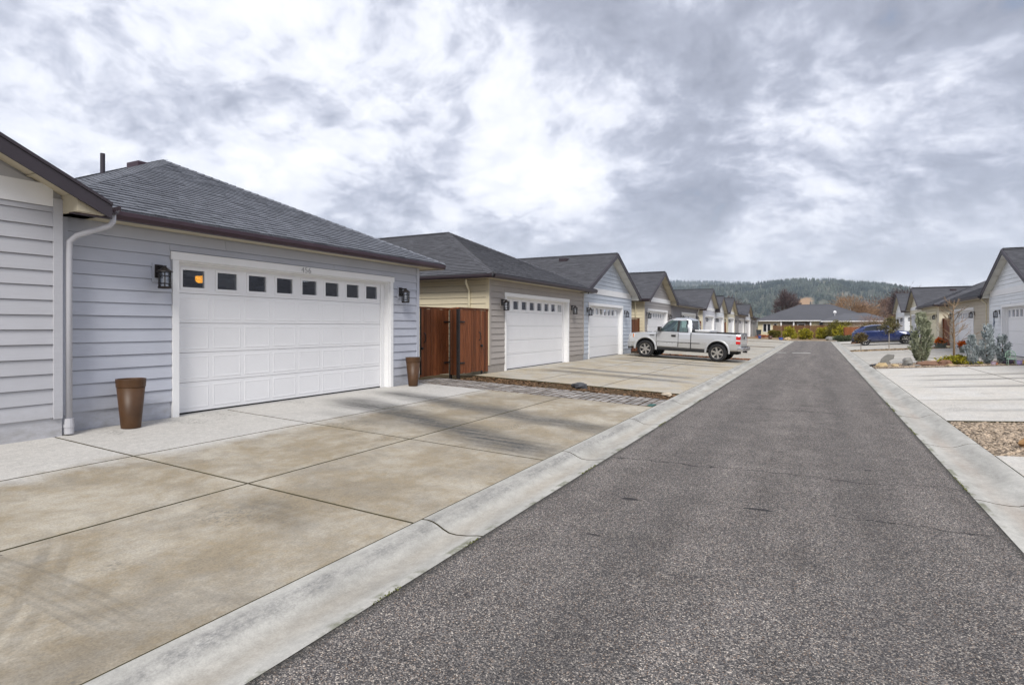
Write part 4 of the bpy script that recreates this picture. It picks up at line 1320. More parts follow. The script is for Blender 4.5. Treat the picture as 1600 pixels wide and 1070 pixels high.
zf = .275
H_ = 1.80
A0, A1, A2, A3 = (-9.12, 11.47), (-8.98, 13.62), (-8.50, 13.26), (-8.47, 14.80)
t = thing('wooden_gate', 'red stained wooden gate between the blue grey and taupe garages, left leaf', 'gate', (-9.05, 12.6, zf), 'wooden gates behind the paver path')
fence_boards(t, (-9.10, 11.5), (-9.05, 12.27), zf, H_, z0g=.06); fence_boards(t, (-9.045, 12.31), (-8.99, 13.55), zf, H_, z0g=.05)
rail(t, (-9.12, 11.47), (-8.99, 13.6), zf + H_ + .003)
for z in (.35, 1.45):
    MB().box(-9.0, -8.955, 13.30, 13.56, zf + z, zf + z + .035).build('hinge', BLACK, t)
MB().box(-9.03, -8.995, 12.29, 12.315, zf + .1, zf + H_).build('gate_gap', BLACK, t)
MB().tube([(-9.0, 12.42, zf + .92), (-8.95, 12.42, zf + .96), (-8.94, 12.42, zf + 1.05), (-8.95, 12.42, zf + 1.14), (-9.0, 12.42, zf + 1.18)], .012, 6).build('handle', BLACK, t)
MB().lathe([(.001, -8.94), (.035, -8.95), (.035, -9.02)], (0, 12.31, zf + .78), 10, 'X').build('latch', BLACK, t)
t2 = thing('gate_post', 'black metal post at the inner corner of the wooden gates', 'post', (-8.97, 13.66, zf), 'black gate posts')
MB().box(-9.00, -8.94, 13.60, 13.66, zf - .3, zf + H_ + .0).build('post', BLACK, t2)
t2 = thing('gate_post', 'black metal post standing forward beside the right wooden gate', 'post', (-8.47, 13.24, zf), 'black gate posts')
MB().box(-8.50, -8.43, 13.19, 13.26, zf - .3, zf + H_ + .01).build('post', BLACK, t2)
t3 = thing('wooden_fence', 'narrow red stained fence return between the two black posts', 'fence', (-8.7, 13.45, zf))
fence_boards(t3, (-8.94, 13.60), (-8.52, 13.27), zf, H_, z0g=.03); rail(t3, (-8.94, 13.62), (-8.50, 13.26), zf + H_ + .003)
t = thing('wooden_gate', 'red stained wooden gate touching the corner of the taupe garage, right leaf', 'gate', (-8.46, 14.0, zf), 'wooden gates behind the paver path')
fence_boards(t, (-8.475, 13.30), (-8.465, 14.40), zf, H_, z0g=.08); fence_boards(t, (-8.465, 14.425), (-8.465, 14.79), zf, H_, z0g=.06)
rail(t, (-8.475, 13.27), (-8.465, 14.8), zf + H_ + .003)
for z in (.35, 1.45): MB().box(-8.46, -8.43, 13.28, 13.5, zf + z, zf + z + .035).build('hinge', BLACK, t)
MB().tube([(-8.45, 14.28, zf + .95), (-8.40, 14.28, zf + .99), (-8.39, 14.28, zf + 1.07), (-8.40, 14.28, zf + 1.15), (-8.45, 14.28, zf + 1.19)], .012, 6).build('handle', BLACK, t)
MB().lathe([(.001, -8.39), (.035, -8.40), (.035, -8.46)], (0, 14.39, zf + .80), 10, 'X').build('latch', BLACK, t)
MB().box(-8.47, -8.43, 14.40, 14.45, zf - .3, zf + .1).build('drop_post', BLACK, t)


def simple_fence(label, a, b_, zb, h, mat=WOOD, grp=None, each=True, bw=.14):
    t = thing('wooden_fence', label, 'fence', (*a, zb), grp)
    if each:
        fence_boards(t, a, b_, zb, h, mat, bw)
    else:
        A_, B_ = Vector((*a, 0)), Vector((*b_, 0)); L = (B_ - A_).length; d = (B_ - A_) / L; n = d.cross(Vector((0, 0, 1))); k = round(L / bw); w = L / k; m = MB()
        for i in range(k):
            p, q = A_ + d * (i * w + .004), A_ + d * ((i + 1) * w - .004); tt = random.uniform(.015, .03); zt = zb + h + random.uniform(-.02, .02)
            m.hexa([(*p.xy, zb), (*q.xy, zb), (*(q + n * tt).xy, zb), (*(p + n * tt).xy, zb), (*p.xy, zt), (*q.xy, zt), (*(q + n * tt).xy, zt), (*(p + n * tt).xy, zt)])
        o = m.build('boards', mat, t); o['kind'] = 'stuff'
    rail(t, a, b_, zb + h + .025, mat=mat)
    k = max(1, int(math.dist(a, b_) / 2.4))
    for i in range(k + 1):
        f = i / k; x, y = a[0] + (b_[0] - a[0]) * f, a[1] + (b_[1] - a[1]) * f
        MB().box(x - .05, x + .05, y - .05, y + .05, zb - .3, zb + h + .075).build('post', mat, t)
    return t


simple_fence('red brown gate fence between the pale blue and stone grey garages', (-8.75, 29.95), (-8.75, 32.05), .27, 1.75, grp='fences between garages')
simple_fence('red fence between the dark mauve and pale lilac garages', (-8.6, 48.0), (-8.6, 50.55), .27, 1.75, each=False, grp='fences between garages')
simple_fence('red fence between the far white and cream gables on the left', (-8.6, 63.25), (-8.6, 65.55), .27, 1.75, each=False, grp='fences between garages')
simple_fence('red gate fence behind the orange flower tub on the right', (7.5, 44.85), (7.5, 48.25), .36, 1.75, grp='fences between garages')
simple_fence('long cedar fence across the end of the lane below the cream house', (-5.6, 92), (3.2, 92), .06, 1.72, WOODP, each=False)
simple_fence('red brown fence panel behind the blue car', (2.75, 78.2), (12.5, 78.2), .05, 1.5, WOOD, each=False)


# ------------------------------------------------------------------ planters and pots
def planter(label, loc, h, r, mat=POTBROWN, grp='tall brown planters', rb=.62, name='planter', cat='planter', soil=True):
    t = thing(name, label, cat, loc, grp)
    x, y, z = loc
    MB().lathe([(.001, 0), (r * rb, 0), (r * (rb + .015), .012), (r * .93, h * .845), (r * .84, h * .845), (r * .8, h * .62), (.001, h * .62)], (x, y, z), 32).build('pot', mat, t, smooth=True)
    MB().lathe([(r * .925, h * .835), (r * .952, h * .835), (r * .96, h * .842), (r, h * .985), (r * .99, h), (r * .91, h), (r * .89, h * .985), (r * .86, h * .85), (r * .925, h * .835)], (x, y, z), 32).build('rim', mat, t)
    o = MB().lathe([(.001, h * .905), (r * .86, h * .90)], (x, y, z), 20).build('soil', SOIL if soil else mat, t)
    return t


pl1 = planter('tall tapered brown planter left of the garage door of number 456', (-8.14, 4.64, gl(-8.14)), .655, .178, rb=.64)
planter('tall tapered brown planter at the gate side of number 456', (-8.18, 10.88, gl(-8.18)), .655, .172, rb=.60)
# folded paper tucked by each? none: keep the rim bare


# ------------------------------------------------------------------ plants
def leaves(name, pts, dirs, ln, wd, mat, parent, bend=.0):
    """one pointed leaf (two triangles) per point"""
    n = len(pts); d = dirs / (np.linalg.norm(dirs, axis=1, keepdims=True) + 1e-9)
    r = rng.normal(size=(n, 3)); sd = np.cross(d, r); sd /= (np.linalg.norm(sd, axis=1, keepdims=True) + 1e-9)
    L = ln * rng.uniform(.6, 1.3, (n, 1)); Wd = wd * rng.uniform(.6, 1.3, (n, 1))
    a = pts; b_ = pts + d * L * .5 + sd * Wd; c = pts + d * L; e = pts + d * L * .5 - sd * Wd
    V = np.empty((n * 4, 3)); V[0::4] = a; V[1::4] = b_; V[2::4] = c; V[3::4] = e
    k = np.arange(n)[:, None] * 4
    F = k + np.array([[0, 1, 2, 3]])
    return npmesh(name, V, F, mat, parent)


def blob_points(n, c, rad, clumps=26, fill=.35, squash=1., flat_bottom=True):
    """points gathered in clumps on and inside an uneven ellipsoid"""
    rad = np.array(rad); cl = rng.normal(size=(clumps, 3)); cl /= np.linalg.norm(cl, axis=1, keepdims=True)
    cl *= rng.uniform(.55, 1.0, (clumps, 1)); idx = rng.integers(0, clumps, n)
    p = cl[idx] + rng.normal(size=(n, 3)) * .17
    if flat_bottom: p[:, 2] = np.maximum(p[:, 2], -.92)
    d = p.copy()
    return np.array(c) + p * rad, d


def shrub(label, loc, r, h, mat, n=1500, ln=.10, wd=.03, cat='shrub', grp=None, name='shrub', clumps=30):
    t = thing(name, label, cat, loc, grp)
    m = MB()
    for k in range(5):
        a = k * 1.26; m.tube([loc, (loc[0] + .3 * r * math.cos(a), loc[1] + .3 * r * math.sin(a), loc[2] + h * .55)], [.03, .012], 5)
    m.build('stem', BARK, t)
    p, d = blob_points(n, (loc[0], loc[1], loc[2] + h * .5), (r, r, h * .52), clumps)
    leaves('foliage', p, d + rng.normal(size=d.shape) * .6 + np.array([0, 0, .3]), ln, wd, mat, t)
    return t


LF_YG = mat_leaf('yellow_green_leaves', (.16, .155, .012), (.40, .35, .03))
LF_OL = mat_leaf('olive_leaves', (.09, .085, .012), (.19, .165, .03))
LF_GR = mat_leaf('grey_green_leaves', (.145, .165, .095), (.40, .42, .30))
LF_BL = mat_leaf('blue_spruce_needles', (.20, .24, .245), (.50, .55, .56))
LF_DG = mat_leaf('dark_green_leaves', (.035, .055, .02), (.085, .105, .04))
LF_OR = mat_leaf('orange_flowers', (.55, .10, .01), (.75, .22, .03))
LF_BR = mat_leaf('brown_olive_leaves', (.10, .075, .035), (.17, .13, .05))
TWIG = M('pinkish_twigs', (.23, .15, .115), .9, .25, .5, isl=.4)
TWIGO = M('orange_twigs', (.30, .19, .11), .9, .25, .5, isl=.4)

for lab, x, y, r, h, mt in (('low yellow green shrub farthest left before the cedar fence', -5.3, 90.5, .72, .95, LF_OL),
                            ('rounded yellow green shrub second from left before the cedar fence', -3.3, 89, .80, 1.45, LF_YG),
                            ('rounded bright green shrub in the middle of the cedar fence', -1.38, 86, .76, 1.2, LF_YG),
                            ('yellow green shrub right of the middle of the cedar fence', .75, 90, .85, 1.35, LF_YG),
                            ('large yellow green shrub in front of the fence corner', 2.6, 84, 1.0, 1.5, LF_YG),
                            ('tall olive shrub behind the large yellow green one', 2.7, 88.5, 1.5, 2.2, LF_OL)):
    shrub(lab, (x, y, gl(x)), r, h, mt, 5200, .15, .05)
shrub('low spreading grey green shrub by the right end of the lane', (2.5, 67.6 + 4, gl(2.5)), .95, .55, mat_leaf('dull_green_leaves', (.06, .085, .04), (.13, .15, .08)), 4500, .12, .04)


def conifer(label, loc, h, r, mat, ntw=330, Lr=(.07, .14), n=5200, ln=.09, wd=.016, up=1.2, name='conifer', cat='conifer', top=.10, belly=.35):
    t = thing(name, label, cat, loc)
    m = MB(); x, y, z = loc
    m.tube([(x, y, z - .05), (x, y, z + h * .5), (x + .02, y, z + h * .9)], [r * .09, r * .06, .006], 7)
    m.build('trunk', BARK, t)
    P, D = [], []
    # branchlets grow up and out from the stem; leaves run along each of them
    for i in range(ntw):
        f = rng.uniform(0.0, .95) ** 1.15; a = rng.uniform(0, 6.283)
        prof = (belly + (1 - belly) * min(1, f / .28)) * (1 - max(0, (f - .28) / .72)) ** .68 + top * (1 - f)
        rr = r * prof * rng.uniform(.62, 1.15)
        L = min(h * rng.uniform(*Lr), h * 1.04 - f * h)
        base = np.array([x + rr * .55 * math.cos(a), y + rr * .55 * math.sin(a), z + f * h])
        dirv = np.array([math.cos(a) * rr * .5, math.sin(a) * rr * .5, L * up])
        k = n // ntw; s_ = rng.uniform(0, 1, (k, 1)) ** .8
        p = base + dirv * s_ + rng.normal(size=(k, 3)) * .022 * (1.15 - s_)
        P.append(p); D.append(dirv / np.linalg.norm(dirv) * 1.3 + rng.normal(size=(k, 3)) * .5)
    P = np.concatenate(P); D = np.concatenate(D); P[:, 2] = np.maximum(P[:, 2], z + .02)
    leaves('crown', P, D, ln, wd, mat, t)
    return t


conifer('tall grey green juniper standing in the rock bed', (3.66, 28.2, gl(3.66)), 1.85, .37, LF_GR, n=9500, ntw=150, Lr=(.12, .24), ln=.095, wd=.016, belly=.62, name='juniper', cat='juniper')
conifer('left and shortest of the three blue spruces by the white garage', (4.98, 26.6, gl(4.98)), 1.02, .25, LF_BL, n=4200, ntw=60, Lr=(.14, .26), ln=.075, wd=.014, up=.9, name='blue_spruce', cat='spruce')
conifer('middle and tallest blue spruce by the white garage', (5.40, 26.6, gl(5.4)), 1.40, .30, LF_BL, n=5600, ntw=80, Lr=(.12, .22), ln=.075, wd=.014, up=.9, name='blue_spruce', cat='spruce')
conifer('right blue spruce beside the green wire planter', (5.86, 26.7, gl(5.86)), 1.0, .24, LF_BL, n=4200, ntw=60, Lr=(.14, .26), ln=.075, wd=.014, up=.9, name='blue_spruce', cat='spruce')


def low_spread(label, loc, rx, ry, h, mat, n=2600):
    t = thing('ground_juniper', label, 'shrub', loc)
    MB().tube([(loc[0], loc[1], loc[2]), (loc[0], loc[1], loc[2] + h * .5)], .02, 5).build('stem', BARK, t)
    p, d = blob_points(n, (loc[0], loc[1], loc[2] + h * .45), (rx, ry, h * .6), 40)
    d[:, 2] = np.abs(d[:, 2]) * .6
    leaves('foliage', p, d + rng.normal(size=d.shape) * .5, .09, .02, mat, t)


low_spread('low yellow green juniper spreading over the rock bed', (4.55, 26.9, gl(4.55)), .62, .45, .27, LF_YG)


def branchy(m, p, d, L, r, depth, spread=.5, upb=.25, nchild=3, minr=.003):
    q = p + d * L * .5 + Vector((random.gauss(0, .03), random.gauss(0, .03), random.gauss(0, .02))) * L
    e = p + d * L
    m.tube([p, q, e], [r, r * .8, max(r * .55, minr)], 5 if depth > 1 else 4, cap=False)
    if depth == 0: return
    for k in range(nchild):
        f = random.uniform(.35, 1.0); b_ = p + d * L * f
        nd = (d + Vector((random.gauss(0, spread), random.gauss(0, spread), random.gauss(upb, spread * .5)))).normalized()
        branchy(m, b_, nd, L * random.uniform(.45, .72), max(r * .5, minr), depth - 1, spread, upb, nchild, minr)


def bare_tree(label, loc, h, mat=BARK, r=.035, name='young_tree', depth=3, nb=11):
    t = thing(name, label, 'tree', loc)
    x, y, z = loc
    m = MB().tube([(x, y, z - .05), (x + .02, y, z + h * .35), (x - .01, y + .02, z + h * .75), (x + .02, y, z + h)], [r, r * .9, r * .5, r * .15], 8); m.build('trunk', mat, t, smooth=True)
    m = MB()
    for k in range(nb):
        f = .28 + .66 * k / nb; a = k * 2.4 + random.uniform(-.4, .4)
        d = Vector((math.cos(a), math.sin(a), random.uniform(.5, .9))).normalized()
        branchy(m, Vector((x, y, z + h * f)), d, h * .26 * (1.15 - f * .7), r * .35, depth - 1, .35, .25, 3, .004)
    m.build('branches', mat, t)
    return t


bare_tree('young leafless tree with a pale trunk in the rock bed', (4.72, 28.3, gl(4.72)), 2.45, M('pale_bark', (.26, .18, .11), .9, .25, 9.), .038, nb=18)


def standard(label, loc, h, r, mat, stake=True):
    t = thing('standard_tree', label, 'tree', loc, 'small standard trees in the mulch strip'); x, y, z = loc
    MB().tube([(x, y, z - .05), (x + .01, y, z + h * .6), (x, y + .01, z + h * .8)], [.03, .024, .015], 7).build('trunk', M('grey_trunk', (.34, .31, .27), .9), t)
    p, d = blob_points(1300, (x, y, z + h - r * .8), (r, r, r * .85), 24, flat_bottom=False)
    leaves('crown', p, d + rng.normal(size=d.shape) * .8, .09, .03, mat, t)


standard('smaller standard tree with a thin brown green crown behind the kerb', (2.49, 44.0, gl(2.49)), 1.12, .34, LF_BR)
standard('taller standard tree with a round olive crown before the blue car', (4.05, 44.3, gl(4.05)), 2.0, .55, mat_leaf('olive_brown_crown', (.085, .075, .03), (.17, .15, .075)))


# flower tubs
def tub(label, loc, w, h):
    t = thing('flower_tub', label, 'flower tub', loc, 'grey green tubs of orange flowers'); x, y, z = loc
    MB().lathe([(.001, .0), (w * .38, 0), (w * .5, h), (w * .53, h), (w * .53, h * .9), (w * .46, h * .9), (.001, h * .85)], (x, y, z), 20).build('tub', M('grey_green_tub', (.15, .17, .145), .6, .12), t, smooth=False)
    p, d = blob_points(900, (x, y, z + h + .10), (w * .48, w * .48, .19), 20)
    d[:, 2] += .6
    leaves('flowers', p, d + rng.normal(size=d.shape) * .5, .06, .03, LF_OR, t)
    p, d = blob_points(300, (x, y, z + h + .03), (w * .5, w * .5, .12), 14); leaves('foliage', p, d, .07, .02, LF_DG, t)


tub('grey green tub of orange flowers in front of the red gate', (6.62, 43.6, gl(6.62)), .64, .30)
tub('grey green tub of orange flowers before the beige garage door', (6.55, 36.6, gl(6.55)), .50, .30)


# rocks
def rock(label, loc, r, mat, name='rock', grp='rocks in the planted bed', seed=0, sharp=.28):
    random.seed(100 + seed)
    m = MB().ball((loc[0], loc[1], loc[2] + r[2] * .55), r, 9, 6, sharp)
    o = m.build(name, mat, loc=loc)
    return tag(o, label, 'rock', grp)


RK_T = M('tan_rock', (.42, .32, .18), .85, .25, 8., .5, 20)
RK_G = M('grey_rock', (.22, .215, .20), .85, .25, 8., .5, 20)
RK_B = M('red_brown_rock', (.20, .115, .075), .85, .25, 6., .5, 20)
RK_D = M('dark_slate_rock', (.055, .058, .065), .7, .25, 6., .5, 20)
z0 = gl
rocks = [('low tan rock at the kerb end of the rock bed', (2.2, 26.5), (.20, .16, .12), RK_T), ('small tan rock beside the leaning grey rock', (2.62, 26.6), (.14, .12, .08), RK_T),
         ('grey lichen rock left of the tall juniper', (3.05, 26.9), (.17, .16, .22), RK_G), ('long red brown flat rock below the tall juniper', (3.72, 26.5), (.42, .22, .13), RK_B),
         ('dark red rock right of the long flat rock', (4.15, 26.4), (.22, .18, .15), RK_B), ('small grey stone between lichen rock and flat rock', (3.30, 26.35), (.10, .09, .06), RK_G),
         ('flat pale stone before the low juniper', (4.32, 26.1), (.20, .14, .06), RK_T), ('pale cream stone lying on the long flat rock', (3.85, 26.95), (.16, .10, .14), M('cream_stone', (.55, .47, .36), .8, .2, 8.)),
         ('blue grey slate pieces at the tip of the rock bed', (1.98 + .15, 27.4), (.26, .3, .06), RK_D), ('yellow stone right of the blue spruces', (6.3, 26.3), (.20, .14, .09), M('yellow_stone', (.45, .28, .07), .7, .2, 8.)),
         ('dark purple stone right of the blue spruces', (6.05, 26.5), (.20, .15, .12), M('purple_stone', (.07, .05, .075), .7, .2, 8.)), ('small orange stone at the foot of the spruces', (5.55, 26.15), (.10, .09, .06), TERRA),
         ('orange brown rock on the river pebbles at the right edge', (2.42, 9.75), (.13, .10, .075), M('orange_rock', (.34, .20, .09), .8, .25, 12., .4, 30)),
         ('small tan stone in the pebble bed behind the orange brown rock', (3.05, 10.6), (.09, .08, .055), RK_T)]
for i, (lab, (x, y), r, mt) in enumerate(rocks):
    rock(lab, (x, y, gl(x) - .01), r, mt, seed=i)
# leaning slab shaped grey rock
random.seed(55)
m = MB(); x, y = 2.42, 28.1; zz = gl(x)
ol = [(-.22, 0), (.16, 0), (.20, .10), (.13, .17), (.30, .26), (.33, .42), (.10, .44), (-.02, .36), (-.13, .24)]
m.prism([(x + a, y - .12, zz + c) for a, c in ol], (.02, .24, 0))
tag(m.build('rock', RK_G, loc=(x, y, zz), bevel=.02), 'leaning jagged grey rock standing up at the kerb side of the rock bed', 'rock', 'rocks in the planted bed')
rock('dark slate stone on the soil strip beside the paver path', (-5.1, 13.42, gl(-5.1) - .02), (.20, .14, .10), RK_D, grp=None, seed=33, sharp=.22)
rock('pale stone at the kerb end of the soil strip', (-3.05, 13.5, gl(-3.05) - .01), (.12, .09, .05), M('pale_stone', (.42, .36, .28), .8, .2, 8.), grp=None, seed=34)
random.seed(9)

# green wire planter chair, purple pots
t = thing('garden_chair', 'small pale green wire garden chair holding a plant by the spruces', 'chair', (5.95, 25.95, gl(5.95)))
gx, gy, gz = 5.95, 25.98, gl(5.95); MINT = M('mint_green_paint', (.33, .50, .36), .5)
m = MB()
for dx in (-.11, .11):
    for dy in (-.1, .1): MB().tube([(gx + dx, gy + dy, gz), (gx + dx * .9, gy + dy * .9, gz + .2)], .010, 6).build('leg', MINT, t)
MB().lathe([(.001, .2), (.14, .2), (.15, .215), (.13, .225), (.001, .225)], (gx, gy, gz), 14).build('seat', MINT, t)
m = MB().tube([(gx + .14 * math.cos(a), gy + .12, gz + .34 + .16 * math.sin(a)) for a in np.linspace(-.6, math.pi + .6, 14)], .011, 6)
for k in (-.07, 0, .07): m.tube([(gx + k, gy + .12, gz + .22), (gx + k, gy + .12, gz + .47)], .007, 5)
m.tube([(gx - .13, gy + .12, gz + .36), (gx + .13, gy + .12, gz + .36)], .007, 5)
m.build('backrest', MINT, t)
LILAC = M('lilac_glaze', (.36, .30, .52), .3, .1)
planter('lilac glazed pot by the green wire chair', (6.02 + .12, 25.95, gl(6.1)), .17, .11, LILAC, 'glazed pots in the rock bed', .75, 'pot', 'pot')
planter('small mauve pot at the foot of the tallest spruce', (5.45, 25.92, gl(5.45)), .15, .08, M('mauve_glaze', (.33, .25, .30), .35, .1), 'glazed pots in the rock bed', .75, 'pot', 'pot')

# ornament on the white garage wall: blue star flower hanging
t = thing('wall_ornament', 'blue grey metal heron shaped ornament hanging on the white garage wall', 'ornament', (7.26, 34.4, 1.9))
ob = [(0, -.32), (.05, -.12), (.14, -.06), (.10, .05), (.04, .02), (.05, .18), (.10, .28), (.02, .26), (-.05, .14), (-.06, 0), (-.14, -.12), (-.05, -.16)]
MB().prism([(7.255, 34.5 - a, 1.85 + c) for a, c in ob], (.015, 0, 0)).build('figure', M('blue_grey_metal', (.13, .17, .24), .5, .3, 9.), t)
# wreath on far pale door
t = thing('wreath', 'round dark wreath hanging on the far pale garage', 'wreath', (7.2, 69.3, 2.2))
m = MB(); m.tube([(7.18, 70.3 + .26 * math.cos(a), 2.10 + .26 * math.sin(a)) for a in np.linspace(0, 6.283, 16)], .07, 6); m.build('ring', M('dark_wreath', (.05, .035, .025), .9, .3, 20.), t)


# ------------------------------------------------------------------ vehicles
def boolcut(o, cutters):
    for i, c in enumerate(cutters):
        md = o.modifiers.new('cut', 'BOOLEAN'); md.operation = 'DIFFERENCE'; md.object = c; md.solver = 'EXACT'
    dg = bpy.context.evaluated_depsgraph_get(); dg.update()
    me = bpy.data.meshes.new_from_object(o.evaluated_get(dg)); old = o.data
    o.modifiers.clear(); o.data = me
    for c in cutters: bpy.data.objects.remove(c, do_unlink=True)
    for p in me.polygons: p.use_smooth = False
    return o


def loft(stations, parent, name, mat, bevel=0., sub=False):
    """stations: list of (s, ring) where ring = [(halfwidth, z)...] from the bottom centre outwards to the top centre; mirrored into a closed skin"""
    m = MB(); n = None
    for s_, ring in stations:
        pts = [(-s_, -y, z) for y, z in ring] + [(-s_, y, z) for y, z in reversed(ring)]
        n = len(pts); m.v.extend(pts)
    for i in range(len(stations) - 1):
        for j in range(n):
            m.f.append((i * n + j, i * n + (j + 1) % n, (i + 1) * n + (j + 1) % n, (i + 1) * n + j)); m.m.append(0)
    m.f.append(tuple(range(n))); m.m.append(0)
    e = (len(stations) - 1) * n
    m.f.append(tuple(e + j for j in range(n))[::-1]); m.m.append(0)
    return m.build(name, mat, parent, bevel=bevel)


def wheel(parent, s_, y, r, w, spokes=6, sgn=1, rimr=.66):
    """local, axle along y; outer face towards sgn*y"""
    x = -s_; yo = y + sgn * w / 2; yi = y - sgn * w / 2
    root = MB().lathe([(r * .62, yi), (r * .94, yi), (r, yi + sgn * .03), (r, yo - sgn * .03), (r * .94, yo), (r * rimr, yo - sgn * .005), (r * rimr, yo - sgn * .05)], (x, 0, r), 32, 'Y').build('wheel', TYRE, parent, smooth=True)
    rm = MB(); yr = yo - sgn * .03
    rm.lathe([(r * rimr, yo - sgn * .002), (r * rimr * .95, yo - sgn * .004), (r * rimr * .92, yr), (r * rimr * .90, yr - sgn * .10)], (x, 0, r), 32, 'Y')
    rm.lathe([(.001, yr + sgn * .005), (r * .13, yr + sgn * .003), (r * .16, yr - sgn * .02)], (x, 0, r), 16, 'Y')
    for k in range(spokes):
        a = 2 * math.pi * k / spokes + .3; c, s2 = math.cos(a), math.sin(a)
        def pt(rad, t, yy): return (x + c * rad - s2 * t, yy, r + s2 * rad + c * t)
        r0, r1 = r * .10, r * rimr * .96; t0, t1 = r * .085, r * .10
        rm.hexa([pt(r0, -t0, yr), pt(r1, -t1, yr), pt(r1, t1, yr), pt(r0, t0, yr), pt(r0, -t0, yr - sgn * .03), pt(r1, -t1, yr - sgn * .03), pt(r1, t1, yr - sgn * .03), pt(r0, t0, yr - sgn * .03)])
    rm.build('rim', ALLOY, root)
    MB().lathe([(.001, yr - sgn * .05), (r * rimr * .92, yr - sgn * .05)], (x, 0, r), 24, 'Y').build('brake_disc', DARKPLASTIC, root)
    return root


def cyl_cut(s_, y0, y1, r, zc, n=28):
    m = MB(); m.prism([(-s_ + r * math.cos(a), y0, zc + r * math.sin(a)) for a in np.linspace(0, 2 * math.pi, n, endpoint=False)], (0, y1 - y0, 0)); return m.build('cut', TYRE)


def box_cut(*a): return MB().box(*a).build('cut', TYRE)


def poly_cut(poly, y0, y1): return MB().prism([(-s_, y0, z) for s_, z in poly], (0, y1 - y0, 0)).build('cut', TYRE)


def side_panel(poly, y, t, name, mat, parent):
    """thin plate on both or one side, poly in (s,z); y inner plane; t thickness outward"""
    return MB().prism([(-s_, y, z) for s_, z in poly], (0, t, 0)).build(name, mat, parent)


def finish_vehicle(t, loc, rotz, pitch):
    t.location = loc; t.rotation_euler = (0, pitch, rotz)


